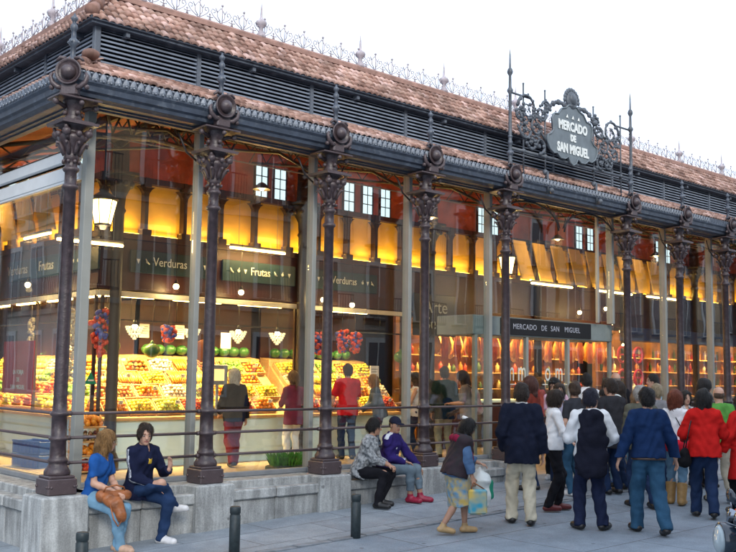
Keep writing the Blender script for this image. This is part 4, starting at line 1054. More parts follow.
while x < X1 - .1:
    o = bpy.data.objects.new('ham', hme); COL.objects.link(o); o.location = (x, YC + .12 + .4 * (i % 2), 2.17 + rr.uniform(-.02, .02)); o.rotation_euler = (rr.uniform(-.1, .1), rr.uniform(-.08, .08), rr.uniform(0, 6)); o.scale = (.9, .7, rr.uniform(.85, 1.1))
    tag(o, 'cured ham hanging, %s from the left in the %s row' % (ordw(i // 2), ['front', 'back'][i % 2]), 'ham', 'hams hanging in the ham stall'); i += 1; x += .17
for i in range(16):
    m_ = MB(); n = rr.randint(3, 5)
    for q in range(n): a = (q - n / 2) * .04; m_.tube([(a, 0, .25), (a + rr.uniform(-.02, .02), 0, 0), (a + rr.uniform(-.03, .03), 0, -.28)], [.015, .024, .012], 6)
    m_.tube([(0, 0, .24), (0, 0, .5)], .005, 4)
    o = m_.build('sausage_bunch', M_sau, loc=(X0 + .3 + i * .43, YC - .0, 1.98)); tag(o, 'bunch of red sausages, %s from the left on the ham stall rail' % (ordn[i] if i < 14 else ['second to last', 'last'][i - 14]), 'sausages', 'bunches of sausages')
for zi, z in enumerate((1.03, 1.43, 1.83)):
    for i in range(30):
        if rr.random() < .15: continue
        m_ = MB(); h_ = rr.uniform(.14, .26); r = rr.uniform(.04, .06); m_.lathe([(r, 0), (r, h_ * .7), (r * .4, h_ * .8), (r * .4, h_), (.0, h_)], 8)
        o = m_.build('jar', [fruit_mat('jar%d' % (i % 4), *[((.5, .2, .03), (.6, .3, .05)), ((.4, .04, .02), (.5, .1, .05)), ((.6, .5, .2), (.7, .6, .3)), ((.05, .1, .03), (.1, .2, .05))][i % 4])], loc=(X0 + .15 + i * .235 + rr.uniform(-.05, .05), YC + 1.12 + rr.uniform(-.04, .06), z))
        tag(o, 'small jar on the %s shelf of the ham stall, %s from the left' % (['lowest', 'middle', 'highest'][zi], ordw(i)), 'jar', 'jars on the %s shelf of the ham stall' % ['lowest', 'middle', 'highest'][zi])
# ---- bar
bar = thing('bar_stall', 'lit bar with amber shelves of bottles and round red signs at the right end', 'bar')
X0, X1 = 18.3, 29.5
mb = MB(); mb.bevbox(X0, X1, YC - .6, YC, FL, .78, .01); mb.build('counter', M_redd, bar)
mb = MB(); mb.bevbox(X0, X1, YC - .68, YC + .02, .78, .84, .01); mb.build('counter_top', M_wood, bar)
mb = MB(); mb.box(X0, X1, YC + .9, YC + 1.0, FL, 2.7); mb.build('back_board', M_hamw, bar)
mb = MB(); mb.bevbox(X0, X1, YC - .3, YC + .1, 2.35, 2.72, .01); mb.build('fascia', mat('blue_bar_fascia', (.02, .035, .16), .4), bar)
for z in (1.1, 1.5, 1.9): mb = MB(); mb.bevbox(X0, X1, YC + .65, YC + .9, z, z + .03, .005); mb.build('shelf', M_wood, bar)
for q in range(5):
    a = X0 + 1 + q * 2.2; mb = MB(); mb.box(a - .6, a + .6, YC + .3, YC + .36, 2.60, 2.66); mb.build('strip_light', G_tube, bar)
    lamp('bar_lamp', (a, YC + .33, 2.3), 'AREA', 38, (1, .55, .16), 1.4, bar, .2, (R(10), 0, 0))
for zi, z in enumerate((1.13, 1.53, 1.93)):
    for i in range(34):
        m_ = MB(); r = rr.uniform(.032, .048); m_.lathe([(r, 0), (r, .17), (.015, .22), (.015, .29), (.0, .29)], 8)
        o = m_.build('bottle', [fruit_mat('bottle%d' % (i % 4), *[((.02, .06, .02), (.04, .09, .03)), ((.3, .1, .01), (.4, .16, .02)), ((.6, .55, .4), (.7, .62, .5)), ((.2, .01, .02), (.3, .03, .03))][i % 4])], loc=(X0 + .15 + i * .32 + rr.uniform(-.09, .09), YC + .77 + rr.uniform(-.04, .05), z))
        tag(o, 'bottle on the %s shelf of the bar, %s from the left' % (['lowest', 'middle', 'highest'][zi], ordw(i)), 'bottle', 'bottles on the %s shelf of the bar' % ['lowest', 'middle', 'highest'][zi])
for i in range(4):
    x, z = 17.2 + (i % 2) * .75, 1.95 - (i // 2) * .6; m_ = MB(); m_.tube([(.2 * math.cos(a), 0, .2 * math.sin(a)) for a in [2 * PI * q / 20 for q in range(20)]], .035, 6, closed=True)
    m_.box(-.12, .12, -.01, .01, -.02, .02); tag(m_.build('ring_sign', mat('pinkish_red_neon', (.5, .03, .05), .4, var=0, emit=(1, .06, .08), estr=.05), loc=(x, YC - .7, z)), '%s round red ring sign left of the bar' % ['upper left', 'upper right', 'lower left', 'lower right'][i], 'ring sign', 'round red ring signs')
# dish lamps added to fill the hall with general warm light
for i, (x, y) in enumerate(((4.5, 2.6), (8.5, 2.6), (12.5, 2.6), (16.5, 2.6), (21, 2.6), (1.6, 7.5))):
    t_ = thing('added_fill_light', ['dish lamp added for warm fill over the aisle by the second bay', 'dish lamp added for warm fill over the aisle by the fourth bay', 'dish lamp added for warm fill right of the entrance', 'dish lamp added for warm fill over the bar aisle', 'dish lamp added for warm fill at the far right aisle', 'dish lamp added for warm fill over the left aisle'][i], 'added fill lamp', (x, y, 4.35), 0, 'added fill lamps over the aisles')
    m_ = MB(); m_.lathe([(.02, .12), (.06, .1), (.14, .02), (.15, 0), (.13, .005)], 14); m_.build('lamp_shade', M_black, t_); m_ = MB(); m_.sphere((0, 0, .03), .05, 8); m_.build('bulb', G_bulb, t_)
    lamp('added_fill_lamp', (0, 0, -.08), 'POINT', 24, (1, .55, .22), .12, t_)
    m_ = MB(); m_.tube([(0, 0, .12), (0, 0, .85)], .006, 4); m_.build('cord', M_black, t_)

# ---- the houses across the street (they show in the glass)
M_plast = mat('ochre_plaster', (.40, .28, .16), .85, var=.12, scale=1.5); M_plast2 = mat('pale_plaster', (.42, .37, .30), .85, var=.1, scale=1.2); M_shut = mat('dark_window', (.03, .035, .04), .2, var=.1); M_frame = mat('window_frame_white', (.55, .53, .48), .6, var=.05)
def house(label, u0, u1, H_, m, M, nf=4, z0=-.9):
    b = thing('apartment_building', label, 'building', (0, 0, 0), 0, 'apartment buildings across the street')
    mb = MB(); mb.box(u0, u1, 0, 8, z0, H_, 0, M); mb.build('wall', m, b)
    mb = MB(); mb.box(u0 - .1, u1 + .1, -.5, 8, H_, H_ + .35, 0, M); 
    for k in range(1, nf): mb.box(u0, u1, -.12, 0, k * H_ / nf - .1, k * H_ / nf + .1, 0, M)
    mb.build('cornice', M_plast2, b)
    n = int((u1 - u0) / 2.6); fh = H_ / nf
    for k in range(nf):
        for i in range(n):
            x = u0 + (i + .5) * (u1 - u0) / n; z = k * fh + .5; w_ = MB(); w_.box(x - .72, x + .72, -.06, -.0, z - .1, z + 2.5, 0, M); w_.box(x - .55, x + .55, -.08, -.061, z, z + 2.3, 1, M); w_.box(x - .03, x + .03, -.1, -.081, z, z + 2.3, 0, M)
            w_.build('window', [M_frame, M_shut], b)
            if k > 0:
                w_ = MB(); w_.box(x - .9, x + .9, -.75, 0, z - .2, z - .1, 0, M)
                for q in range(13): w_.box(x - .88 + q * .145, x - .865 + q * .145, -.74, -.72, z - .1, z + .85, 0, M)
                w_.box(x - .9, x + .9, -.75, -.71, z + .85, z + .9, 0, M); w_.build('balcony', M_black, b)
Mo = Matrix(((-1, 0, 0, 0), (0, -1, 0, -21), (0, 0, 1, 0), (0, 0, 0, 1)))
house('ochre plaster apartment house with iron balconies facing the market front', -20, -4, 15.5, M_plast, Mo)
house('pale plaster apartment house reflected right of the entrance', -38, -20.3, 13.5, M_plast2, Mo)
house('pale plaster apartment house far along the street', -56, -38.3, 14.5, M_plast, Mo)
house('farthest ochre apartment house along the street', -80, -56.3, 16, M_plast2, Mo)
house('low ochre house behind the viewer', -3.7, 9, 13, M_plast2, Mo, 3)
Ms = Matrix(((0, -1, 0, -11.5), (1, 0, 0, 0), (0, 0, 1, 0), (0, 0, 0, 1)))
house('ochre plaster house with dark balconies along the side street', 4, 20, 14, M_plast, Ms)
house('pale plaster house farther along the side street', 20.4, 36, 15, M_plast2, Ms)
# ------------------------------------------------------------------ people: signed distance fields turned into one continuous skin
class Field:
    def __init__(self, lo, hi, h):
        self.h = h; self.lo = np.array(lo, float); self.n = np.ceil((np.array(hi) - self.lo) / h).astype(int) + 1
        self.d = np.full(self.n, .3, np.float32)
    def _sub(self, a, b, r):
        lo = np.minimum(a, b) - r; hi = np.maximum(a, b) + r
        i0 = np.clip(np.floor((lo - self.lo) / self.h).astype(int), 0, self.n - 1); i1 = np.clip(np.ceil((hi - self.lo) / self.h).astype(int) + 1, 1, self.n)
        if np.any(i1 <= i0): return None, None
        g = [self.lo[k] + np.arange(i0[k], i1[k]) * self.h for k in range(3)]
        P = np.stack(np.meshgrid(*g, indexing='ij'), -1)
        return (slice(i0[0], i1[0]), slice(i0[1], i1[1]), slice(i0[2], i1[2])), P
    def _put(self, sl, d, k, op='u'):
        a = self.d[sl]
        if op == 'u':
            if k > 0:
                hh = np.clip(k - np.abs(a - d), 0, None) / k; r = np.minimum(a, d) - hh * hh * k * .25
            else: r = np.minimum(a, d)
        else:
            r = np.maximum(a, -d)
        self.d[sl] = r
    def cone(self, a, b, r1, r2, k=.03, n=None, f=1., clip=None, op='u'):
        """tapered capsule a->b; n,f: flattened to f along n; clip: list of (point, normal) keeping the negative side"""
        a = np.array(a, float); b = np.array(b, float); m = max(r1, r2) + max(k, 0) + 3 * self.h
        sl, P = self._sub(a, b, m)
        if sl is None: return
        ab = b - a; L2 = max(ab @ ab, 1e-9)
        t = np.clip(((P - a) @ ab) / L2, 0, 1); o = P - a - t[..., None] * ab
        if n is not None:
            n = np.array(n, float); n = n / np.linalg.norm(n); q = o @ n; o = o + n * (q * (1 / f - 1))[..., None]
        d = np.linalg.norm(o, axis=-1) - (r1 + (r2 - r1) * t)
        if n is not None and f < 1: d = d * (f + (1 - f) * .45)
        for c, nn in (clip or []):
            nn = np.array(nn, float); nn = nn / np.linalg.norm(nn); d = np.maximum(d, (P - np.array(c)) @ nn)
        self._put(sl, d.astype(np.float32), k, op)
    def ell(self, c, rad, Rm=None, k=.02, op='u', clip=None):
        c = np.array(c, float); rad = np.array(rad, float); m = rad.max() + max(k, 0) + 3 * self.h
        sl, P = self._sub(c, c, m)
        if sl is None: return
        q = P - c
        if Rm is not None: q = q @ Rm
        s = np.linalg.norm(q / rad, axis=-1); s2 = np.linalg.norm(q / rad ** 2, axis=-1)
        d = s * (s - 1) / np.maximum(s2, 1e-6)
        d = np.where(s < .05, -rad.min(), d)
        for c2, nn in (clip or []):
            nn = np.array(nn, float); nn = nn / np.linalg.norm(nn); d = np.maximum(d, (P - np.array(c2)) @ nn)
        self._put(sl, d.astype(np.float32), k, op)
    def clip(self, p, n):
        g = [self.lo[k] + np.arange(self.n[k]) * self.h for k in range(3)]; n = np.array(n, float) / np.linalg.norm(n); p = np.array(p, float)
        v = (g[0] - p[0])[:, None, None] * n[0] + (g[1] - p[1])[None, :, None] * n[1] + (g[2] - p[2])[None, None, :] * n[2]
        self.d = np.maximum(self.d, v.astype(np.float32))
    def fold(self, A, seed=0):
        g = [self.lo[k] + np.arange(self.n[k]) * self.h for k in range(3)]
        x, y, z = g[0][:, None, None], g[1][None, :, None], g[2][None, None, :]
        v = np.sin(34 * z + 9 * x + 7 * np.sin(11 * y + seed) + seed) + .7 * np.sin(23 * x - 17 * z + 5 * np.sin(13 * z + 2 * seed)) * np.sin(19 * y + seed) + .6 * np.sin(51 * y + 14 * z + seed)
        self.d = self.d + (A * v).astype(np.float32)
    def mesh(self, name, mats, mfn=None):
        d = np.pad(self.d, 1, constant_values=.3); h = self.h; lo = self.lo - h
        ins = d < 0
        c = [ins[i:ins.shape[0] - 1 + i, j:ins.shape[1] - 1 + j, k:ins.shape[2] - 1 + k] for i in (0, 1) for j in (0, 1) for k in (0, 1)]
        sm = sum(x.astype(np.int8) for x in c); act = (sm > 0) & (sm < 8)
        idx = np.full(act.shape, -1, np.int64); ai = np.argwhere(act); idx[act] = np.arange(len(ai))
        if len(ai) == 0: return bpy.data.meshes.new(name)
        cs = [(i, j, k) for i in (0, 1) for j in (0, 1) for k in (0, 1)]
        val = np.stack([d[ai[:, 0] + i, ai[:, 1] + j, ai[:, 2] + k] for i, j, k in cs], 1)
        acc = np.zeros((len(ai), 3)); cnt = np.zeros(len(ai))
        for p in range(8):
            for q in range(p + 1, 8):
                dc = np.array(cs[q]) - np.array(cs[p])
                if np.abs(dc).sum() != 1: continue
                a, b = val[:, p], val[:, q]; cr = (a < 0) != (b < 0)
                t = np.where(cr, a / np.where(cr, a - b, 1), 0)
                acc += np.where(cr[:, None], np.array(cs[p]) + t[:, None] * dc, 0); cnt += cr
        V = lo + (ai + acc / np.maximum(cnt, 1)[:, None]) * h
        F = []
        for ax in range(3):
            s0 = [slice(None)] * 3; s1 = [slice(None)] * 3; s0[ax] = slice(0, -1); s1[ax] = slice(1, None)
            A, B = ins[tuple(s0)], ins[tuple(s1)]; e = np.argwhere(A != B); fl = A[tuple(e.T)]
            u, v = [(1, 2), (2, 0), (0, 1)][ax]
            ok = (e[:, u] > 0) & (e[:, v] > 0) & (e[:, u] < ins.shape[u] - 1) & (e[:, v] < ins.shape[v] - 1); e = e[ok]; fl = fl[ok]
            du = np.zeros(3, int); du[u] = 1; dv = np.zeros(3, int); dv[v] = 1
            q = np.stack([idx[tuple((e - du - dv).T)], idx[tuple((e - dv).T)], idx[tuple(e.T)], idx[tuple((e - du).T)]], 1)
            q[~fl] = q[~fl][:, ::-1]
            F.append(q)
        F = np.concatenate(F)
        me = bpy.data.meshes.new(name)
        me.vertices.add(len(V)); me.vertices.foreach_set('co', V.astype(np.float32).ravel())
        me.loops.add(len(F) * 4); me.loops.foreach_set('vertex_index', F.astype(np.int32).ravel())
        me.polygons.add(len(F)); me.polygons.foreach_set('loop_start', np.arange(0, len(F) * 4, 4, dtype=np.int32))
        me.polygons.foreach_set('loop_total', np.full(len(F), 4, np.int32))
        for m in mats: me.materials.append(m)
        if mfn is not None:
            cen = V[F].mean(1); me.polygons.foreach_set('material_index', mfn(cen).astype(np.int32))
        me.polygons.foreach_set('use_smooth', np.ones(len(F), bool))
        me.update(calc_edges=True); me.validate()
        return me

def nrm(v): v = np.array(v, float); return v / max(np.linalg.norm(v), 1e-9)
def rotm(ax, a):
    return np.array(Matrix.Rotation(a, 3, ax))
def ik(a, t, l1, l2, pole):
    a = np.array(a, float); t = np.array(t, float); d = t - a; L = np.linalg.norm(d); mx = (l1 + l2) * .995
    if L > mx: t = a + d / L * mx; L = mx; d = t - a
    L = max(L, abs(l1 - l2) + .02); u = nrm(d)
    x = (l1 * l1 - l2 * l2 + L * L) / (2 * L); y = math.sqrt(max(l1 * l1 - x * x, 0))
    p = np.array(pole, float); p = p - u * (p @ u)
    return a + u * x + nrm(p) * y, a + u * L

def cloth(name, col, rough=.85, var=.1, scale=5, **k):
    return mat(name, col, rough, var=max(var, .22), scale=scale, bump=.7, bscale=9, sheen=0, spec=.12, **k)
SKINS = [mat('skin_light', (.52, .30, .21), .5, var=.08, scale=14), mat('skin_tan', (.42, .23, .15), .5, var=.08, scale=14)]
LIPS = mat('lips', (.32, .10, .09), .45, var=0)
BROW = mat('brow', (.16, .09, .06), .8, var=0)
EYEW = mat('eye_white', (.38, .36, .34), .2, var=0)
IRIS = mat('iris', (.03, .02, .015), .15, var=0)
HAIRM = lambda n, c: mat('hair_' + n, c, .5, var=.4, scale=30, bump=.9, bscale=70, stretch=(3, 3, .35), spec=.4)

def person(label, pos, yaw, H=1.75, pose=None, top=None, bottom=None, shoes=None, hair=None, jacket=None, skin=0, fem=False, group='people in the crowd outside the market', h=None, far=False, seedn=0, sleeve_roll=None):
    """local frame: +x forward, +y left. all pose lengths for a 1.75 m person."""
    P = dict(lean=2, side=0, twist=0, hy=0, hp=0, ph=.93, px=0, lh=(.04, .25, .80), rh=(.04, -.25, .80), lf=(.0, .1, 0, 8), rf=(.0, -.1, 0, -8), le=None, re=None, lk=None, rk=None, grip=.35, ly=0)
    P.update(pose or {})
    s = H / 1.75
    h = (h or (.0145 if far else .0098)) / s      # fields are built at 1.75 m size, then scaled
    root = thing('person', label, 'person', pos, R(yaw), group)
    sw = .148 if fem else .172
    Rs = rotm('Z', R(P['twist'])) @ rotm('Y', R(P['lean'])) @ rotm('X', R(P['side']))
    pel = np.array([P['px'], 0, P['ph']])
    SP = lambda v: pel + Rs @ np.array(v, float)
    Rp = rotm('Z', R(P['twist'] * .4))
    waist, chest, neck = SP((0, 0, .18)), SP((.01, 0, .37)), SP((-.005, 0, .52))
    shl, shr = SP((-.005, sw, .452)), SP((-.005, -sw, .452))
    Rh = rotm('Z', R(P['twist'] + P['hy'])) @ rotm('Y', R(P['lean'] * .4 + P['hp'])) @ rotm('X', R(P['side'] * .5))
    hc = neck + Rh @ np.array([.03, 0, .145])
    hips = [pel + Rp @ np.array([0, y, -.03]) for y in (.09, -.09)]
    legs = []
    for hp_, f, kp in ((hips[0], P['lf'], P['lk']), (hips[1], P['rf'], P['rk'])):
        an = np.array([f[0], f[1], f[2] + .085]); kn, an = ik(hp_, an, .43, .42, kp or (1, 0, .0)); legs.append((hp_, kn, an, R(f[3]), f[4] if len(f) > 4 else 0))
    arms = []
    for sh, t, ep, sg in ((shl, P['lh'], P['le'], 1), (shr, P['rh'], P['re'], -1)):
        el, wr = ik(sh, t, .285, .255, ep or (-.7, sg * .45, -.5)); arms.append((sh, el, wr, sg))
    allp = np.array([pel, waist, chest, neck, hc] + [q for l in legs for q in l[:3]] + [q for a in arms for q in a[:3]])
    lo = allp.min(0) - .3; hi = allp.max(0) + .3; lo[2] = max(lo[2], min(0, P['lf'][2], P['rf'][2]) - .06)
    fwd = Rs @ np.array([1, 0, 0]); up = Rs @ np.array([0, 0, 1])
    # ---- body
    F = Field(lo, hi, h)
    cw = .13 if fem else .15
    F.cone(pel, waist, .120, .105 if fem else .118, .05, fwd, .72)
    F.cone(waist, chest, .105 if fem else .118, cw - .01, .05, fwd, .7)
    F.cone(chest, SP((0, 0, .42)), cw - .01, .11, .05, fwd, .65)
    F.cone(SP((-.01, sw - .02, .445)), SP((-.01, 0, .47)), .042, .055, .04); F.cone(SP((-.01, -sw + .02, .445)), SP((-.01, 0, .47)), .042, .055, .04)
    F.cone(SP((-.01, 0, .47)), hc + Rh @ np.array([-.015, 0, -.05]), .058, .052, .03)
    hip_r = .105
    for (hp_, kn, an, ty, pt) in legs:
        F.cone(hp_, kn, .08, .048, .04); F.cone(kn, kn + (an - kn) * .35, .048, .05, .03); F.cone(kn + (an - kn) * .35, an, .056, .036, .02)
        fd = np.array([math.cos(ty), math.sin(ty), 0]); tip = an + fd * .15 + np.array([0, 0, -.055 - pt])
        F.cone(an + np.array([0, 0, -.03]), tip, .030, .020, .02)
    for (sh, el, wr, sg) in arms:
        F.cone(sh, el, .046, .037, .03); F.cone(el, el + (wr - el) * .3, .041, .042, .02); F.cone(el + (wr - el) * .3, wr, .042, .027, .02)
        # hand: palm, four fingers with a knuckle bend, thumb
        ad = nrm(wr - el)
        cur = P.get('lc' if sg > 0 else 'rc')
        if cur is not None: ad = nrm(cur)
        side = nrm(np.cross(ad, [0, 0, 1]) if abs(ad[2]) < .8 else np.array([1, 0, 0]) - ad * ad[0])   # across the palm (towards the thumb)
        if abs(ad[2]) < .8 and side @ np.array([0, -sg, 0]) < 0: side = -side
        pn = nrm(np.cross(ad, side)) ; inn = np.array([0, -sg, 0.]) if abs(ad[2]) >= .8 else np.array([0, 0, -1.])
        if pn @ inn < 0: pn = -pn
        F.cone(wr, wr + ad * .075, .026, .034, .015, pn, .5)
        g = P['grip']
        for q, fl in ((-1.5, .058), (-.5, .072), (.5, .078), (1.5, .068)):
            b0 = wr + ad * .085 + side * q * .0185
            d1 = nrm(ad + pn * g); b1 = b0 + d1 * fl * .55; d2 = nrm(ad * (1 - g) + pn * (g * 2.2)); b2 = b1 + d2 * fl * .5
            F.cone(b0, b1, .0098, .009, .004); F.cone(b1, b2, .009, .0075, .003)
        tb = wr + ad * .03 + side * .026; t1 = tb + nrm(ad + side * .8 + pn * .3) * .042; t2 = t1 + nrm(ad + side * .1 + pn * .5) * .032
        F.cone(tb, t1, .014, .011, .008); F.cone(t1, t2, .011, .009, .003)
    HH = lambda v: hc + Rh @ np.array(v, float)
    F.ell(HH((-.012, 0, .028)), (.098, .076, .097), Rh, .02)
    F.ell(HH((.024, 0, -.035)), (.066, .058, .083), Rh, .03)
    F.ell(HH((.055, 0, -.092)), (.03, .028, .022), Rh, .02)
    F.cone(HH((.078, 0, .012)), HH((.102, 0, -.024)), .009, .0145, .012)
    F.cone(HH((.076, .03, .03)), HH((.076, -.03, .03)), .014, .014, .015)
    for y in (.031, -.031): F.ell(HH((.096, y, .008)), (.013, .017, .009), Rh, 0, 'sub')
    F.ell(HH((.079, 0, -.058)), (.013, .024, .011), Rh, .01)
    for y in (.077, -.077): F.ell(HH((-.005, y, -.005)), (.019, .011, .032), Rh, .006)
    def face(c):
        q = (c - hc) @ Rh; m = np.zeros(len(c), int)
        m[(q[:, 0] > .06) & (np.abs(q[:, 2] + .058) < .0085) & (np.abs(q[:, 1]) < .024)] = 1
        m[(q[:, 0] > .055) & (q[:, 2] > .024) & (q[:, 2] < .037) & (np.abs(np.abs(q[:, 1]) - .031) < .016)] = 2
        return m
    sk = SKINS[skin]
    def link(me, name, sm=None, lab=None):
        if s != 1: me.transform(Matrix.Scale(s, 4))
        o = bpy.data.objects.new(name, me); COL.objects.link(o); o.parent = root
        if lab: o['label'] = lab
        return o
    link(F.mesh('body', [sk, LIPS, BROW], face), 'body')
    eb = MB()
    for y in (.031, -.031):
        e = MB(); e.sphere(HH((.078, y, .008)) * s, .0125 * s, 10, 0); e.sphere(HH((.0845, y, .008)) * s, .0085 * s, 8, 1); e.build('eye', [EYEW, IRIS], root)
    # ---- trousers / skirt
    b = dict(kind='trousers', col=(.03, .035, .06), name='dark_trousers', loose=.0, end=-.03); b.update(bottom or {})
    bm = b.get('mat') or cloth(b['name'], b['col'])
    F = Field(lo, hi, h)
    wz = SP((0, 0, .15))
    F.cone(pel + Rp @ np.array([0, 0, .0]), wz, .148 + b['loose'] * .3, .128, .05, fwd, .76)
    if b['kind'] in ('trousers', 'jeans'):
        for (hp_, kn, an, ty, pt) in legs:
            lo_ = b['loose']; e = b['end']; L = np.linalg.norm(an - kn); ae = kn + (an - kn) * (1 - e / L * 1.0) if e < L else kn + (an - kn) * .1
            dn = nrm(an - kn)
            F.cone(hp_ + np.array([0, -.008 * np.sign(hp_[1]), 0]), kn, .095 + lo_ * .5, .069 + lo_, .04)
            F.cone(kn, ae, .071 + lo_, .058 + lo_ * 1.1, .03, clip=[(ae + dn * .02, dn)])
    else:
        sl = b.get('len', .4); dn = nrm((legs[0][1] + legs[1][1]) / 2 - pel)
        F.cone(pel, pel + dn * (sl + .1), .16 + b['loose'] * .3, .16 + b['loose'] * .3 + b.get('flare', .04), .06, np.array([1, 0, 0]), .8, clip=[(pel + dn * sl, dn)])
    F.clip(wz, up)
    F.fold(.005, seedn)
    tro = link(F.mesh(b['kind'], [bm]), 'skirt' if b['kind'] == 'skirt' else 'trousers')
    # ---- top
    def garment(g, name, grow):
        gm = g.get('mat') or cloth(g['name'], g['col'])
        F = Field(lo, hi, h); hem = g.get('hem', -.1); bulk = g.get('bulk', 0) + grow
        hb = SP((0, 0, hem))
        lowc = SP((0, 0, min(hem, 0)))
        F.cone(pel, waist, .168 + bulk, .142 + bulk + (0 if not fem else -.008), .05, fwd, .80)
        if hem < -.02: F.cone(pel, lowc - up * .06, .170 + bulk, .182 + bulk + g.get('flare', 0), .05, fwd, .82)
        F.cone(waist, chest, .142 + bulk, cw + .012 + bulk, .05, fwd, .76)
        F.cone(chest, SP((0, 0, .42)), cw + .012 + bulk, .118 + bulk, .05, fwd, .70)
        
        for y in (sw - .01, -sw + .01): F.cone(SP((-.01, y, .446)), SP((-.01, 0, .475)), .052 + bulk, .066 + bulk * .8, .05)
        if fem: 
            for y in (.065, -.065): F.ell(SP((.075 + bulk, y, .33)), (.055, .055, .055), None, .04)
        F.cone(SP((-.01, 0, .47)), SP((0, 0, .535)), .085, .07, .03)
        sv = g.get('sleeve', 1.)
        if sv > 0:
            for (sh, el, wr, sg) in arms:
                r0 = .060 + bulk * .8
                if sv <= .5:
                    e = sh + (el - sh) * sv * 2; F.cone(sh, e, r0, .056 + bulk, .03, clip=[(e, el - sh)])
                else:
                    F.cone(sh, el, r0, .052 + bulk * .8, .03); e = el + (wr - el) * ((sv - .5) * 2); F.cone(el, e, .055 + bulk * .8, .042 + bulk * .8, .02, clip=[(e, wr - el)])
        F.clip(hb, -up)
        nb = SP((.0, 0, .545 + g.get('collar', 0))); F.clip(nb, nrm(up * 1 + fwd * (.0)))
        F.cone(SP((.05, 0, .56)), SP((.09, 0, .44 if g.get('v') is None else g['v'])), .04, .02, 0, op='s')
        F.fold(.005 if not far else .003, seedn + 3)
        mfn = None; mats = [gm]
        if g.get('mats'):
            mats = [gm] + g['mats']; fn = g['mfn']
            mfn = lambda c: fn((c - pel) @ Rs, c, arms, Rs)
        return link(F.mesh(name, mats, mfn), name)
    t = dict(col=(.6, .6, .6), name='white_shirt'); t.update(top or {})
    garment(t, t.get('part', 'shirt'), 0)
    if jacket: garment(jacket, jacket.get('part', 'jacket'), .016)
    # ---- shoes
    sh_ = dict(col=(.02, .018, .016), name='black_shoe', kind='shoe'); sh_.update(shoes or {})
    sm = mat(sh_['name'], sh_['col'], .4, var=.15, scale=20)
    for (hp_, kn, an, ty, pt) in legs:
        fd = np.array([math.cos(ty), math.sin(ty), 0]); sd_ = np.array([-fd[1], fd[0], 0])
        a = an + fd * -.035 + np.array([0, 0, -.05 + pt * .3]); b_ = an + fd * .16 + np.array([0, 0, -.055 - pt])
        F = Field(np.minimum(a, b_) - .12, np.maximum(a, b_) + np.array([.12, .12, .35]), h * .85)
        F.cone(a, b_, .040, .032, .02, sd_, 1.0)
        F.cone(a, b_, .046, .040, .02, np.array([0, 0, 1.]), .75); F.cone(an + fd * .01 + np.array([0, 0, -.03]), b_ + np.array([0, 0, .004]), .044, .034, .03)
        dn = nrm(kn - an); tp = .05 if sh_['kind'] == 'shoe' else .24
        F.cone(an + np.array([0, 0, -.02]), an + dn * tp, .043 if tp < .1 else .066, .046 if tp < .1 else .082, .03, clip=[(an + dn * tp, dn)])
        nn = nrm(np.cross(sd_, b_ - a)) if pt else np.array([0, 0, 1.])
        
        if not pt: F.clip(np.array([0, 0, an[2] - .085]), -np.array([0, 0, 1.]))
        link(F.mesh('shoe', [sm]), 'boot' if sh_['kind'] == 'boot' else 'shoe')
    # ---- hair
    hr = dict(kind='short', col=(.02, .015, .012), name='black'); hr.update(hair or {})
    hm = HAIRM(hr['name'], hr['col']); kd = hr['kind']
    F = Field(hc - .34 if kd == 'long' else hc - .2, hc + .2, h * .9); X = Rh @ np.array([1, 0, 0]); Zh = Rh @ np.array([0, 0, 1])
    if kd == 'bald':
        F.ell(HH((-.02, 0, .005)), (.094, .080, .075), Rh, .01, clip=[(HH((.02, 0, .02)), X * .6 + Zh), (HH((.0, 0, -.055)), -Zh)])
    elif kd == 'cap':
        F.ell(HH((-.014, 0, .045)), (.108, .088, .095), Rh, .01, clip=[(HH((0, 0, .035)), -Zh)])
        F.ell(HH((.11, 0, .042)), (.06, .07, .012), Rh, .01)
    else:
        v = .012 if kd == 'short' else .022
        F.ell(HH((-.018, 0, .036)), (.1 + v, .078 + v, .1 + v), Rh, .02)
        F.ell(HH((-.045, 0, -.02)), (.075 + v, .07 + v, .075 + (v if kd != 'short' else -.005)), Rh, .03)
        if kd == 'short': F.clip(HH((0, 0, -.085)), -Zh)
        if kd in ('bob', 'long', 'curly'):
            for y in (.062, -.062): F.cone(HH((-.01, y, .03)), HH((-.02, y * 1.15, -.11 if kd != 'long' else -.16)), .045, .038 if kd != 'long' else .03, .03)
            F.cone(HH((-.07, 0, 0)), HH((-.085, 0, -.13)), .07, .06, .03)
        if kd == 'long':
            e = neck + Rs @ np.array([-.115, 0, -.14]); F.cone(HH((-.07, 0, -.05)), e, .075, .045, .04, fwd, .7)
            for y in (.06, -.06): F.cone(HH((-.03, y, -.1)), neck + Rs @ np.array([-.03, y * 1.5, -.12]), .034, .018, .03)
        if kd == 'bun': F.ell(HH((-.125, 0, .0)), (.04, .04, .04), Rh, .01)
        if kd == 'tail': F.cone(HH((-.11, 0, .05)), HH((-.17, 0, -.14)), .03, .018, .02)
        # open the face
        F.ell(HH((.115, 0, -.012)), (.085, .066 if kd != 'short' else .08, .102), Rh, 0, 'sub')
        F.cone(HH((.12, 0, -.08)), HH((.08, 0, -.2)), .062, .06, 0, op='s')
        if kd == 'short':
            for y in (.08, -.08): F.cone(HH((.035, y, -.02)), HH((.0, y, -.1)), .032, .034, 0, op='s')
        F.fold(.004 if kd != 'curly' else .009, seedn)
        if kd == 'curly': F.fold(.004, seedn + 1)
    hme = F.mesh('hair', [hm if kd != 'cap' else cloth('cap_' + hr['name'], hr['col'])])
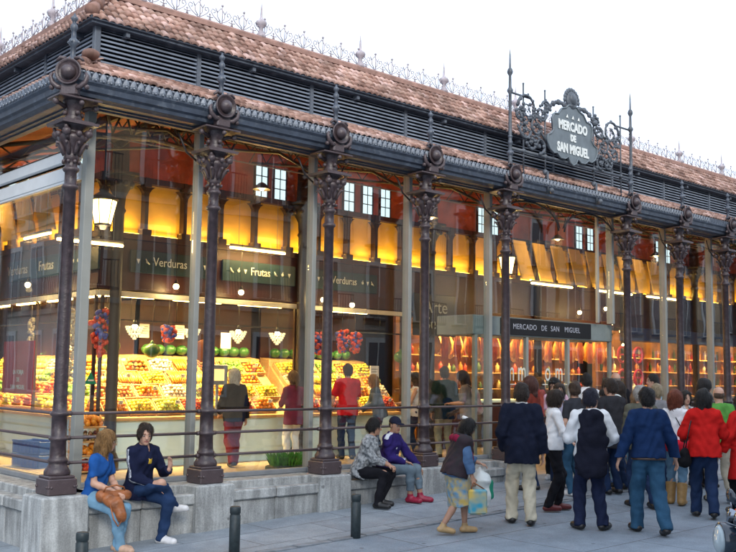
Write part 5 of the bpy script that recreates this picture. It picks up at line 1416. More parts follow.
    if kd not in ('cap', 'bald'):          # loose strands and tufts over the mass of hair
        rr_ = random.Random(seedn); vv = hme.vertices; nvt = len(vv); mbh = MB()
        for q in range(260 if far else 900):
            p = vv[rr_.randrange(nvt)].co.copy(); o_ = Vector(p) - Vector(HH((0, 0, .0))); o_.z *= .5; o_.normalize()
            L_ = rr_.uniform(.02, .05) if kd == 'short' else (rr_.uniform(.03, .06) if kd == 'curly' else rr_.uniform(.05, .12)); dn_ = Vector((rr_.uniform(-.35, .35), rr_.uniform(-.35, .35), -1 if kd != 'curly' else rr_.uniform(-1, 1))); dn_ = (dn_ - o_ * dn_.dot(o_) * .8).normalized()
            w_ = dn_.cross(o_).normalized() * .004; p = p + o_ * .001; m1 = p + dn_ * L_ * .5 + o_ * rr_.uniform(.003, .010); e1 = p + dn_ * L_ + o_ * rr_.uniform(-.002, .008)
            mbh.add([p - w_, p + w_, m1 + w_ * .8, m1 - w_ * .8, e1], [(0, 1, 2, 3), (3, 2, 4)], 0, True)
        so = mbh.mesh('strands'); co = [0.] * (len(hme.vertices) * 3); hme.vertices.foreach_get('co', co); F_ = [tuple(p.vertices) for p in hme.polygons]; n0 = len(hme.vertices)
        V_ = [tuple(v.co) for v in hme.vertices] + [tuple(v) for v in mbh.v]; F_ += [tuple(i + n0 for i in f) for f in mbh.f]
        h2 = bpy.data.meshes.new('hair'); h2.from_pydata(V_, [], F_); h2.materials.append(hm); h2.polygons.foreach_set('use_smooth', [True] * len(F_)); h2.update(); hme = h2
    link(hme, 'cap' if kd == 'cap' else 'hair')
    if kd == 'cap':
        F = Field(hc - .2, hc + .2, h * .9); hm = HAIRM('capped', (.02, .015, .012))
        F.ell(HH((-.02, 0, .01)), (.1, .083, .08), Rh, .01, clip=[(HH((0, 0, .04)), Zh), (HH((0, 0, -.07)), -Zh), (HH((.02, 0, 0)), X)])
        link(F.mesh('hair', [hm]), 'hair')
    root['hand_l'] = list(arms[0][2]); root['hand_r'] = list(arms[1][2])
    def W(v):
        v = Matrix.Rotation(R(yaw), 3, 'Z') @ (Vector(v) * s); return Vector(pos) + v
    info = dict(root=root, hl=W(arms[0][2]), hr=W(arms[1][2]), SP=lambda v: W(SP(v)), HH=lambda v: W(HH(v)), s=s)
    del root['hand_l']; del root['hand_r']
    return info
# ------------------------------------------------------------------ bollards and the parked motorcycle
M_boll = mat('dark_green_bollard_iron', (.022, .034, .038), .5, var=.25, scale=20, bump=.15, bscale=60)
for i, (x, y) in enumerate(((-.57, -1.84), (1.32, -1.51), (2.85, -1.72))):
    m_ = MB(); m_.lathe([(.058, -.1), (.058, .40), (.052, .405), (.052, .42), (.058, .425), (.058, .485), (.05, .495), (.0, .495)], 16)
    tag(m_.build('bollard', M_boll, loc=(x, y, gz(x, y))), ['short dark bollard in front of the seated young woman', 'short dark bollard standing between the first and second bay columns', 'short dark bollard left of the two seated men'][i], 'bollard', 'short dark bollards along the kerb')
mx_, my_ = 1.61, -7.56
bike = thing('motorcycle', 'dark motorcycle with round headlamp and orange indicator at the lower right corner', 'motorcycle', (mx_, my_, -.55), R(138))
M_chr = mat('chrome', (.25, .28, .33), .16, metal=1, var=.05); M_tank = mat('dark_blue_enamel', (.01, .02, .035), .15, var=.1, spec=.8); M_rub = mat('tyre_rubber', (.015, .015, .016), .8, var=.2)
def wheel(x):
    w_ = MB(); w_.tube([(x + .27 * math.cos(a), 0, .32 + .27 * math.sin(a)) for a in [2 * PI * q / 32 for q in range(32)]], .055, 10, closed=True); w = w_.build('wheel', M_rub, bike)
    w_ = MB(); w_.tube([(x + .215 * math.cos(a), 0, .32 + .215 * math.sin(a)) for a in [2 * PI * q / 28 for q in range(28)]], .018, 6, closed=True)
    for q in range(10): a = 2 * PI * q / 10; w_.tube([(x, 0, .32), (x + .21 * math.cos(a), 0, .32 + .21 * math.sin(a))], .009, 5)
    w_.lathe([(.05, -.06), (.05, .06)], 12, T(x, 0, .32) @ RX(PI / 2)); w_.build('rim', M_chr, w)
wheel(.72); wheel(-.66)
m_ = MB()
for y in (-.09, .09): m_.tube([(.72, y, .32), (.62, y, .62), (.50, y, .98)], .022, 8)
m_.build('fork', M_chr, bike)
m_ = MB(); m_.tube([(.48, -.36, 1.04), (.50, -.24, 1.06), (.53, -.1, 1.0), (.53, .1, 1.0), (.50, .24, 1.06), (.48, .36, 1.04)], .013, 8); hb_ = m_.build('handlebar', M_chr, bike)
m_ = MB()
for y in (-1, 1): m_.tube([(.485, y * .27, 1.055), (.47, y * .39, 1.035)], .02, 8)
m_.build('grips', M_rub, hb_)
for y in (-1, 1):
    m_ = MB(); m_.tube([(.50, y * .25, 1.06), (.50, y * .26, 1.09), (.49, y * .27, 1.11)], .007, 6); m_.build('mirror_arm', M_chr, bike)
    m_ = MB(); m_.lathe([(.0, -.03), (.05, -.022), (.07, 0), (.068, .008), (.0, .006)], 16, T(.48, y * .28, 1.12) @ RY(R(-70))); m_.build('mirror', M_tank, bike)
    m_ = MB(); m_.tube([(.53, y * .07, 1.0), (.50, y * .12, 1.03)], .01, 6); m_.build('indicator_stalk', M_chr, bike)
    m_ = MB(); m_.sphere((.49, y * .15, 1.045), .036, 12, sq=(.9, 1.1, 1)); m_.build('indicator', mat('orange_lens', (.75, .09, .02), .15, var=0), bike)
m_ = MB(); m_.lathe([(.04, -.12), (.085, -.08), (.105, -.01), (.108, .03), (.10, .036)], 20, T(.64, 0, .90) @ RY(R(90))); h_ = m_.build('headlight', M_tank, bike)
m_ = MB(); m_.lathe([(.098, .0), (.07, .02), (.0, .032)], 20, T(.675, 0, .90) @ RY(R(90))); m_.build('lens', mat('lamp_glass', (.35, .42, .45), .05, var=0), h_)
for y in (-.06, .06): m_ = MB(); m_.lathe([(.03, -.05), (.045, .0), (.045, .03), (.04, .034), (.0, .034)], 14, T(.56, y, 1.04) @ RY(R(-25))); m_.build('gauge', M_chr, bike)
m_ = MB(); m_.sphere((.18, 0, .84), .2, 16, sq=(1.45, .72, .72)); m_.build('tank', M_tank, bike)
m_ = MB(); m_.bevbox(-.62, -.02, -.13, .13, .74, .84, .04); m_.build('seat', M_rub, bike)
m_ = MB(); m_.bevbox(-.1, .32, -.14, .14, .34, .62, .04)
for q in range(6): m_.bevbox(.0, .3, -.16, .16, .60 + q * .02, .61 + q * .02, .003)
m_.build('engine', M_chr, bike)
m_ = MB(); m_.tube([(.52, 0, .95), (.2, 0, .66), (-.1, 0, .66), (-.66, 0, .32)], .028, 8); m_.tube([(.45, 0, .85), (.3, 0, .3), (-.2, 0, .3), (-.66, 0, .32)], .022, 8); m_.build('frame', M_tank, bike)
m_ = MB(); m_.tube([(.25, -.14, .42), (.0, -.18, .28), (-.7, -.2, .30)], .035, 8); m_.build('exhaust', M_chr, bike)
m_ = MB(); m_.tube([(.72 + .35 * math.cos(a), 0, .32 + .35 * math.sin(a)) for a in [R(20 + q * 14) for q in range(11)]], .03, 6); m_.tube([(-.66 + .36 * math.cos(a), 0, .32 + .36 * math.sin(a)) for a in [R(30 + q * 14) for q in range(11)]], .035, 6); m_.build('mudguard', M_tank, bike)
m_ = MB(); m_.tube([(-.05, .12, .3), (-.12, .3, .01)], .012, 6); m_.build('side_stand', M_chr, bike)

# ------------------------------------------------------------------ the cast
NAVY = dict(name='navy_cloth', col=(.009, .012, .026)); BLK = dict(name='black_cloth', col=(.012, .012, .016)); WHT = dict(name='white_cotton', col=(.72, .73, .74)); RED = dict(name='scarlet_wool', col=(.52, .014, .012))
KHAKI = dict(name='khaki_cotton', col=(.55, .50, .38)); JEAN = dict(name='blue_denim', col=(.030, .085, .15)); LJEAN = dict(name='light_denim', col=(.16, .30, .42)); DJEAN = dict(name='dark_denim', col=(.018, .035, .085))
WSH = dict(name='white_trainer', col=(.68, .68, .68)); TANB = dict(name='tan_boot', col=(.42, .25, .09), kind='boot'); BSH = dict(name='black_shoe', col=(.015, .014, .014)); REDSH = dict(name='dark_red_boot', col=(.13, .02, .02))
D = lambda *a, **k: dict([kv for d in a for kv in d.items()], **k)
def at(x, y): return (x, y, gz(x, y) + .013)
walkA = dict(lf=(.16, .1, 0, 4), rf=(-.20, -.1, .03, -6, .02), lean=3)
C = {}
C['blazer'] = person('man in a dark navy blazer and khaki trousers seen from behind', at(5.08, -2.35), 44, 1.77, D(walkA, lf=(.05, .12, 0, 10), rf=(-.12, -.10, 0, -14), rh=(.04, -.27, .82), lh=(.12, .2, .9), hy=-18), D(WHT, collar=.015), D(KHAKI, loose=.012), BSH, dict(kind='short', col=(.03, .02, .015), name='dark_brown'), D(NAVY, hem=-.2, bulk=.024, flare=.0, part='jacket', v=.3), seedn=1)
C['vest'] = person('man in a white shirt with a black coat slung down his back', at(5.47, -3.12), 50, 1.73, dict(lf=(.02, .14, 0, 14), rf=(-.04, -.13, 0, -40), lh=(.30, .22, 1.08), rh=(.26, -.28, 1.05), hy=-52, le=(-.4, .4, -.8), re=(-.4, -.45, -.8)), D(WHT, bulk=.026), D(NAVY, loose=.012, name='dark_navy_trousers', col=(.014, .02, .05)), BSH, dict(kind='short', col=(.015, .015, .03), name='blue_black'), seedn=2)
C['navy'] = person('man in a dark blue shirt and blue jeans walking away', at(5.77, -3.74), 52, 1.75, dict(lf=(.18, .09, 0, 5), rf=(-.24, -.11, .02, -8, .03), lh=(.02, .36, .86), rh=(.06, -.36, .86), lean=2), dict(name='dark_blue_shirt', col=(.009, .026, .080), hem=-.04, bulk=.028), D(JEAN, loose=.016, kind='jeans'), BSH, dict(kind='short', col=(.012, .011, .011), name='black'), seedn=3)
C['white_f'] = person('woman in a white blouse and black trousers facing right behind the blazer man', at(6.15, -2.03), -35, 1.64, dict(lf=(.10, .08, 0, 0), rf=(-.10, -.08, 0, 0), rh=(.30, -.2, 1.0), lh=(.30, .12, .98), hy=-5, hp=5), D(WHT, sleeve=.75, hem=-.06), D(BLK), REDSH, dict(kind='bun', col=(.03, .018, .014), name='dark_brown'), fem=True, seedn=4, group='people in the crowd outside the market')
C['boots'] = person('woman with red brown hair in a white top and tan boots', at(8.18, -2.69), 20, 1.66, dict(lf=(.06, .09, 0, 5), rf=(-.06, -.09, 0, -5), lh=(.3, .1, 1.0), rh=(.28, -.14, 1.02), hy=-30), D(WHT, hem=-.02), D(LJEAN, end=.2, kind='jeans'), TANB, dict(kind='bob', col=(.16, .04, .018), name='auburn'), dict(name='red_skirt_wrap', col=(.5, .02, .03), sleeve=0, hem=-.14, part='jacket', v=.3) if False else None, fem=True, seedn=5)
C['redcoat'] = person('woman in a scarlet jacket and dark trousers with a black bag', at(7.43, -3.56), 38, 1.70, dict(lf=(.14, .1, 0, 5), rf=(-.16, -.08, .02, -10, .02), lh=(.30, .22, 1.05), rh=(.34, -.20, 1.12), hy=-25, lean=4), D(WHT), D(DJEAN, loose=.012), BSH, dict(kind='bob', col=(.014, .012, .02), name='black'), D(RED, hem=-.12, flare=.02, bulk=.022, part='jacket'), fem=True, seedn=6)
C['green'] = person('bald man in a green sweater and pale trousers facing away', at(9.02, -2.95), 50, 1.73, dict(lf=(.1, .12, 0, 5), rf=(-.12, -.12, 0, -5)), dict(name='green_sweater', col=(.10, .30, .06), bulk=.02, hem=-.1), D(KHAKI, loose=.02), BSH, dict(kind='bald', col=(.10, .06, .04), name='grey_brown'), seedn=7)
C['redright'] = person('woman in a long scarlet coat and black tights at the right edge', at(7.96, -3.86), 60, 1.66, dict(lf=(.12, .08, 0, 0), rf=(-.14, -.08, .02, 0, .02), lh=(.1, .3, .9), rh=(.2, -.24, 1.0)), D(WHT), D(BLK), BSH, dict(kind='bob', col=(.03, .018, .012), name='dark_brown'), D(RED, hem=-.42, flare=.06, bulk=.01, part='coat'), fem=True, seedn=8)
C['gray'] = person('grey haired man in an olive jacket partly behind the man in jeans', at(7.49, -2.57), 60, 1.72, dict(lf=(.08, .1, 0, 5), rf=(-.14, -.1, .0, -8)), D(WHT), D(DJEAN), BSH, dict(kind='short', col=(.40, .38, .35), name='grey'), dict(name='olive_jacket', col=(.10, .10, .075), bulk=.012, hem=-.12, part='jacket'), seedn=9)
C['pink'] = person('dark haired woman in a pale pink top with white trainers looking down', at(8.2, -.55), 215, 1.66, dict(lf=(.1, .12, 0, 10), rf=(-.02, -.12, 0, -10), lh=(.32, .1, 1.05), rh=(.32, -.05, 1.02), hp=18, hy=-20), dict(name='pale_pink_top', col=(.62, .40, .50), sleeve=.4), D(BLK), WSH, dict(kind='long', col=(.02, .014, .012), name='black'), fem=True, far=True, seedn=10)
C['lilac'] = person('woman in a lilac grey top beside the woman in pink', at(7.75, -.95), 225, 1.60, dict(lh=(.32, .1, 1.0), rh=(.3, -.1, .98)), dict(name='lilac_top', col=(.48, .46, .58), sleeve=.4), D(DJEAN), WSH, dict(kind='bun', col=(.03, .02, .015), name='dark_brown'), fem=True, far=True, seedn=21)
C['sweater'] = person('man in a pale knit sweater with a dark strap and light jeans', at(8.88, -1.07), 30, 1.70, dict(lf=(.1, .1, 0, 5), rf=(-.1, -.1, 0, -5), lh=(.25, .2, 1.0), rh=(.2, -.24, .95)), dict(name='pale_knit', col=(.55, .58, .55), bulk=.015, mats=[cloth('strap_navy', (.02, .03, .09))], mfn=lambda q, c, arms, Rs: ((np.abs(q[:, 1] + (q[:, 2] - .25) * .8) < .035) & (np.abs(q[:, 1]) < .15)).astype(int)), D(LJEAN), dict(name='blue_trainer', col=(.05, .12, .3)), dict(kind='short', col=(.015, .013, .012), name='black'), far=True, seedn=11)
C['curly'] = person('girl with curly light brown hair in a grey top', at(9.32, -1.34), 70, 1.50, dict(), dict(name='grey_marl', col=(.35, .36, .38)), D(LJEAN), WSH, dict(kind='curly', col=(.22, .13, .06), name='light_brown'), fem=True, far=True, seedn=12)
C['bald'] = person('bald man in a black jacket close to the glass doors', at(10.1, -.45), 60, 1.76, dict(), D(BLK, name='black_jacket_cloth', bulk=.012), D(DJEAN), BSH, dict(kind='bald', col=(.2, .17, .15), name='pale_grey'), far=True, seedn=13)
C['rust'] = person('woman with dark auburn hair in a rust red top behind the blazer man', at(7.11, -.92), 100, 1.72, dict(), dict(name='rust_top', col=(.16, .03, .02)), D(DJEAN), BSH, dict(kind='bob', col=(.07, .025, .018), name='dark_auburn'), fem=True, far=True, seedn=14)
C['nblue'] = person('woman in a royal blue top bending behind the man in the white shirt', at(8.6, -1.5), 160, 1.62, dict(lean=24, hp=15), dict(name='royal_blue_top', col=(.02, .06, .30)), D(DJEAN), BSH, dict(kind='bob', col=(.012, .01, .012), name='black'), fem=True, far=True, seedn=15)
C['face'] = person('black haired woman in a white patterned blouse facing the street', at(9.95, -1.85), 232, 1.56, dict(hy=5), cloth and dict(name='white_print', mat=mat('white_print_cloth', (.05, .05, .07), .8, scale=28, col2=(.8, .78, .78)), col=(.6, .6, .6)), D(BLK), BSH, dict(kind='long', col=(.012, .01, .011), name='black'), fem=True, far=True, seedn=16)
C['profile'] = person('tall woman with long black hair and white top looking right', at(10.2, -2.02), -40, 1.78, dict(hp=4, lh=(.3, .1, 1.0)), D(WHT), D(BLK), BSH, dict(kind='long', col=(.012, .01, .011), name='black'), fem=True, far=True, seedn=17)
C['lblue'] = person('dark haired man in a light blue shirt looking left near the entrance', at(10.75, -.8), 150, 1.76, dict(lh=(.3, .15, 1.1)), dict(name='light_blue_shirt', col=(.30, .50, .64)), D(DJEAN), BSH, dict(kind='short', col=(.015, .012, .01), name='black'), far=True, seedn=18)
C['wcol'] = person('dark haired man in a black jacket with a white collar in mid crowd', at(9.35, -.35), 60, 1.72, dict(), D(WHT, bulk=.02, collar=.02), D(BLK), BSH, dict(kind='short', col=(.015, .012, .01), name='black'), D(BLK, hem=-.1, v=.3, sleeve=1, part='jacket'), far=True, seedn=19)
C['beige'] = person('fair haired man in a grey jacket between the navy shirt and the auburn hair', at(8.7, -2.1), 40, 1.70, dict(), dict(name='grey_jacket', col=(.2, .2, .21), bulk=.012), D(DJEAN), BSH, dict(kind='short', col=(.30, .24, .15), name='fair'), far=True, seedn=22)
person('man in a charcoal coat in the middle of the crowd', at(8.0, -1.75), 70, 1.74, dict(hy=20), dict(name='charcoal_coat', col=(.03, .03, .035), bulk=.02, hem=-.25), D(DJEAN), BSH, dict(kind='short', col=(.03, .02, .015), name='dark_brown'), far=True, seedn=61)
person('woman in a dark plum top between the sweater man and the glass doors', at(9.6, -.85), 140, 1.62, dict(), dict(name='plum_top', col=(.06, .02, .06)), D(BLK), BSH, dict(kind='long', col=(.03, .018, .012), name='dark_brown'), fem=True, far=True, seedn=62)
person('tall man in a brown jacket beside the bald man in green', at(10.9, -2.75), 20, 1.80, dict(hy=-20), dict(name='brown_jacket', col=(.09, .05, .03), bulk=.02), D(DJEAN), BSH, dict(kind='short', col=(.02, .015, .012), name='black'), far=True, seedn=63)
person('woman in a teal cardigan near the right columns', at(11.9, -1.9), 200, 1.62, dict(), dict(name='teal_cardigan', col=(.02, .12, .13)), D(BLK), BSH, dict(kind='bob', col=(.05, .03, .02), name='brown_dark'), fem=True, far=True, seedn=64)
person('man in a faded black tee and jeans left of the sweater man', at(7.35, -1.55), 80, 1.70, dict(hy=-30), dict(name='faded_black_tee', col=(.035, .037, .045), sleeve=.4), D(JEAN), WSH, dict(kind='short', col=(.05, .03, .02), name='brown_dark'), far=True, seedn=65)
# woman with the shopping bags
skirtm = mat('patchwork_skirt', (.50, .36, .10), .8, scale=13, col2=(.08, .24, .40), detail=2, bump=.2, bscale=120)
C['bag'] = person('small stooped woman in a black waistcoat and patchwork skirt carrying shopping bags', at(3.92, -2.28), -30, 1.38, dict(lean=14, hp=16, lf=(.18, .08, 0, 0), rf=(-.22, -.08, .03, -5, .02), rh=(.20, -.22, .84), lh=(.42, .12, 1.02), hy=-5), dict(name='denim_blue_shirt', col=(.07, .13, .24), sleeve=.9, bulk=.035), dict(kind='skirt', name='skirt', mat=skirtm, col=(0, 0, 0), len=.52, flare=.07, loose=.10), dict(name='sand_sandal', col=(.46, .30, .14)), dict(kind='bob', col=(.014, .012, .016), name='black'), dict(name='black_waistcoat', mat=mat('black_waistcoat_cloth', (.012, .010, .012), .8, scale=12, col2=(.03, .012, .02)), col=(0, 0, 0), sleeve=0, hem=-.08, bulk=.055, flare=.0, part='waistcoat'), fem=True, skin=1, seedn=23)
# the seated couple
trk = dict(name='dark_tracksuit', col=(.010, .014, .04), bulk=.012, mats=[mat('stripe_white', (.6, .65, .72), .7, var=0), mat('badge_yellow', (.7, .45, .03), .6, var=0)])
def stripes(q, c, arms, Rs):
    m = np.zeros(len(c), int)
    for sh, el, wr, sg in arms:
        for a, b in ((sh, el), (el, wr)):
            ab = b - a; t = ((c - a) @ ab) / (ab @ ab); o = c - a - t[:, None] * ab
            lat = nrm(np.cross(ab, [1, 0, 0.])) ; lat = lat * (1 if lat @ (Rs @ np.array([0, sg, 0.])) > 0 else -1)
            oo = o / np.maximum(np.linalg.norm(o, axis=1), 1e-6)[:, None]; per = nrm(np.cross(ab, lat))
            m[(t > -.15) & (t < 1.02) & (oo @ lat > .8) & (np.abs(np.abs(o @ per) - .011) < .006)] = 1
    m[(q[:, 0] > .05) & (np.abs(q[:, 1] - .0) < .028) & (q[:, 2] > .34) & (q[:, 2] < .40)] = 2
    return m
trk['mfn'] = stripes
def seat(x, y): return (x, y, gz(x, y) + .013)
g1 = seat(.36, -.16)
C['girl'] = person('young woman with long fair hair in a blue top sitting on the ledge', g1, 292, 1.58, dict(ph=.64, lean=13, lf=(.36, .05, .0, 10), rf=(.46, -.02, .0, 0), lk=(1, .15, .6), rk=(1, -.1, .6), lh=(.36, .05, .70), rh=(.34, -.03, .71), hy=38, hp=2, grip=.8, twist=5), dict(name='blue_tee', col=(.016, .085, .30), sleeve=.36, hem=-.02), D(LJEAN, name='pale_jeans', kind='jeans'), dict(name='bare_sandal', col=(.5, .32, .22)), dict(kind='long', col=(.24, .13, .045), name='fair_brown'), fem=True, group='people sitting on the parapet ledge', seedn=31, h=.0085)
g2 = seat(.90, -.16)
C['guy'] = person('young man in a dark striped track jacket sitting with one leg crossed', g2, 282, 1.66, dict(ph=.62, lean=10, lf=(.34, .10, .0, 15), rf=(.30, .30, .34, 70), rk=(1, -.35, .8), lk=(1, .1, .6), rh=(.30, -.02, .68), lh=(.36, .16, .86), le=(-.3, .6, -.9), lc=(.2, .0, 1), hy=-30, hp=8, grip=.25), trk, D(DJEAN, kind='jeans', name='navy_jeans', col=(.018, .04, .10)), WSH, dict(kind='short', col=(.02, .014, .012), name='dark_brown'), group='people sitting on the parapet ledge', seedn=32, h=.0085)
camo = mat('grey_print_cloth', (.07, .08, .09), .85, scale=26, col2=(.42, .44, .45), detail=2)
C['manA'] = person('man in a grey printed shirt and dark trousers sitting in profile', seat(4.28, -.20), 300, 1.60, dict(ph=.52, lean=18, lf=(.30, .04, .0, 10), rf=(.34, -.22, .0, -5), lk=(1, .3, .7), rk=(1, -.2, .7), lh=(.42, .08, .60), rh=(.42, .03, .60), hy=28, grip=.9), dict(name='printed_shirt', mat=camo, col=(0, 0, 0), bulk=.008, sleeve=.85), D(BLK), BSH, dict(kind='short', col=(.014, .012, .012), name='black'), group='people sitting on the parapet ledge', skin=1, seedn=33, h=.0085)
def bst(q, c, arms, Rs):
    m = np.zeros(len(c), int); m[(q[:, 2] > .455) & (np.abs(q[:, 1]) > .07) & (np.abs(q[:, 0]) < .03)] = 1
    m[(q[:, 0] > .05) & (np.abs(q[:, 2] - .22) < .022) & (np.abs(q[:, 1] - .03) < .06) & (np.sin(q[:, 1] * 190) > -.2)] = 1
    m[(q[:, 0] > .05) & (np.abs(q[:, 2] - .34) < .014) & (np.abs(q[:, 1] + .07) < .014)] = 1
    return m
C['manB'] = person('man in a black cap and purple jersey sitting with red trainers stretched out', seat(4.78, -.18), 292, 1.60, dict(ph=.50, lean=12, lf=(.50, .16, .0, 15), rf=(.40, .0, .0, -5), lk=(1, .3, .7), rk=(1, -.1, .7), lh=(.40, .30, .52), rh=(.30, .02, .60), hy=-25, hp=4), dict(name='purple_jersey', col=(.028, .018, .12), bulk=.016, mats=[mat('stripe_white', (.6, .65, .72), .7, var=0)], mfn=bst), dict(kind='jeans', name='grey_blue_jeans', col=(.14, .19, .23), end=.12), dict(name='crimson_trainer', col=(.30, .01, .04)), dict(kind='cap', col=(.012, .014, .03), name='navy'), group='people sitting on the parapet ledge', skin=1, seedn=34, h=.0085)
# inside the glass
def fl(x, y): return (x, y, FL + .002)
GI = 'shoppers inside the market'
person('grey haired woman in a black jacket and burgundy trousers with a blue bag', fl(5.1, 4.1), 75, 1.72, dict(lf=(-.22, .08, .03, 0, .02), rf=(.16, -.08, 0, 0), lh=(.2, .2, .95), hy=30), D(BLK), dict(name='burgundy_cloth', col=(.13, .010, .018), loose=.02), BSH, dict(kind='bob', col=(.34, .33, .32), name='grey'), D(BLK, hem=-.14, bulk=.006, part='jacket'), fem=True, group=GI, far=True, seedn=41)
person('woman in a maroon tunic and white trousers at the corner fruit stall', fl(6.25, 3.88), 75, 1.70, dict(rh=(.36, -.2, 1.12), lh=(.3, .15, 1.05), rf=(.1, -.12, 0, -20)), dict(name='maroon_tunic', col=(.14, .018, .04), hem=-.2, flare=.03, sleeve=.6), D(WHT, name='white_trousers'), WSH, dict(kind='tail', col=(.13, .07, .035), name='brown'), fem=True, group=GI, far=True, seedn=42)
person('man in a red shirt and dark jeans facing the vegetable stall', fl(7.75, 4.1), 60, 1.86, dict(lh=(.2, .25, .95), rh=(.3, -.1, 1.05)), dict(name='red_shirt', col=(.42, .012, .022), hem=-.14, bulk=.012, sleeve=.45), D(DJEAN), BSH, dict(kind='short', col=(.03, .018, .012), name='dark_brown'), group=GI, far=True, seedn=43)
person('person in a grey blue jacket leaning toward the second vegetable stall', fl(8.75, 4.25), 150, 1.66, dict(lean=14, lh=(.4, .1, 1.0), rh=(.38, -.1, .95)), dict(name='grey_blue_jacket', col=(.09, .12, .17), bulk=.014, hem=-.12), D(DJEAN), BSH, dict(kind='bob', col=(.25, .16, .09), name='light_brown'), fem=True, group=GI, far=True, seedn=44)
person('woman with long dark hair in a white vest top and dark trousers', fl(9.3, 3.75), 135, 1.70, dict(lh=(.36, .1, 1.1), rh=(.2, -.2, .9)), dict(name='white_vest', col=(.66, .68, .72), sleeve=0), D(DJEAN), BSH, dict(kind='long', col=(.02, .013, .011), name='black'), fem=True, group=GI, far=True, seedn=45)
person('man in a dark green coat and pale trousers behind the fourth column', fl(9.6, 3.25), 60, 1.84, dict(), dict(name='dark_green_coat', col=(.012, .03, .028), hem=-.2, bulk=.02), D(KHAKI, name='pale_green_trousers', col=(.36, .38, .30)), BSH, dict(kind='short', col=(.02, .014, .012), name='dark_brown'), group=GI, far=True, seedn=46)
I7 = person('dark haired person in a grey top with a pink bag on the shoulder', fl(9.3, 2.35), 120, 1.76, dict(lean=6, lh=(.3, .15, 1.1), hp=12), dict(name='grey_top', col=(.24, .24, .26), bulk=.01, sleeve=.45), D(DJEAN), BSH, dict(kind='bob', col=(.03, .015, .014), name='dark_brown'), fem=True, group=GI, far=True, seedn=47)
person('stall keeper in a white apron behind the second vegetable stall', fl(9.2, 6.55), 250, 1.72, dict(ph=.95), D(WHT), D(BLK), BSH, dict(kind='short', col=(.02, .015, .012), name='black'), group=GI, far=True, seedn=48)
person('shopper in an orange top seen through the glass right of the entrance', fl(13.2, 1.6), 200, 1.72, dict(), dict(name='orange_top', col=(.55, .18, .03)), D(DJEAN), BSH, dict(kind='short', col=(.02, .015, .012), name='black'), group=GI, far=True, seedn=49)
person('barman in a white shirt standing at the bar', fl(19.4, 5.2), 230, 1.78, dict(), D(WHT), D(BLK), BSH, dict(kind='short', col=(.02, .015, .012), name='black'), group=GI, far=True, seedn=50)
person('shopper in a dark coat standing before the bar', fl(17.4, 3.3), 70, 1.70, dict(), D(BLK), D(DJEAN), BSH, dict(kind='bob', col=(.03, .02, .015), name='dark_brown'), fem=True, group=GI, far=True, seedn=51)
person('shopper in a pink jacket walking beside the ham stall', fl(12.4, 3.0), 150, 1.64, dict(), dict(name='pink_jacket', col=(.45, .10, .16)), D(DJEAN), BSH, dict(kind='long', col=(.1, .06, .03), name='brown'), fem=True, group=GI, far=True, seedn=52)

c_ = C['navy']; rt = c_['root']
def ring_on(c_, z, rx, ry, r, name, m, x0=0):
    inv = c_['root'].matrix_basis.inverted() if False else (Matrix.Translation(c_['root'].location) @ Matrix.Rotation(c_['root'].rotation_euler.z, 4, 'Z')).inverted()
    m_ = MB(); m_.tube([inv @ c_['SP']((x0 + rx * math.cos(a), ry * math.sin(a), z)) for a in [2 * PI * q / 28 for q in range(28)]], r, 6, closed=True); return m_.build(name, m, c_['root'])
ring_on(c_, -.052, .158, .197, .016, 'belt', mat('brown_belt_leather', (.05, .025, .014), .4))
for k_ in ('navy', 'blazer', 'redcoat'): ring_on(C[k_], .515, .066, .070, .019, 'collar', MATS[{'navy': 'dark_blue_shirt', 'blazer': 'navy_cloth', 'redcoat': 'scarlet_wool'}[k_]], -.008)
# ------------------------------------------------------------------ things they carry
def blob(name, prims, m, h=.012, parent=None, foldA=.004, seedn=0):
    P_ = np.array([p for q in prims for p in q[:2]]); r = max(max(q[2:4]) for q in prims) + .06
    F = Field(P_.min(0) - r, P_.max(0) + r, h)
    for q in prims: F.cone(q[0], q[1], q[2], q[3], .03, q[4] if len(q) > 4 else None, q[5] if len(q) > 5 else 1)
    F.fold(foldA, seedn); me = F.mesh(name, [m]); o = bpy.data.objects.new(name, me); COL.objects.link(o)
    if parent: o.parent = parent
    return o
def V3(v): return np.array(v, float)
# coat over the white-shirted man's back
c_ = C['vest']; p1, p2, p3 = V3(c_['SP']((-.15, .02, .44))), V3(c_['SP']((-.17, .02, .2))), V3(c_['SP']((-.15, .03, -.16)))
nb = V3(c_['SP']((-1, 0, 0))) - V3(c_['SP']((0, 0, 0))); side_ = V3(c_['SP']((0, 1, 0))) - V3(c_['SP']((0, 0, 0)))
def bagthing(name, label, cat, origin): return thing(name, label, cat, origin)
coat = blob('coat', [(p1 + side_ * .05, p2 + side_ * .05, .10, .13, nb, .35), (p1 - side_ * .05, p2 - side_ * .05, .10, .13, nb, .35), (p2 + side_ * .04, p3 + side_ * .06, .14, .15, nb, .35), (p2 - side_ * .04, p3 - side_ * .05, .14, .15, nb, .35), (p1, V3(c_['SP']((.0, .1, .50))), .07, .05)], cloth('black_coat_cloth', (.011, .012, .022)), foldA=.007)
tag(coat, 'black coat hanging down the back of the man in the white shirt', 'coat')
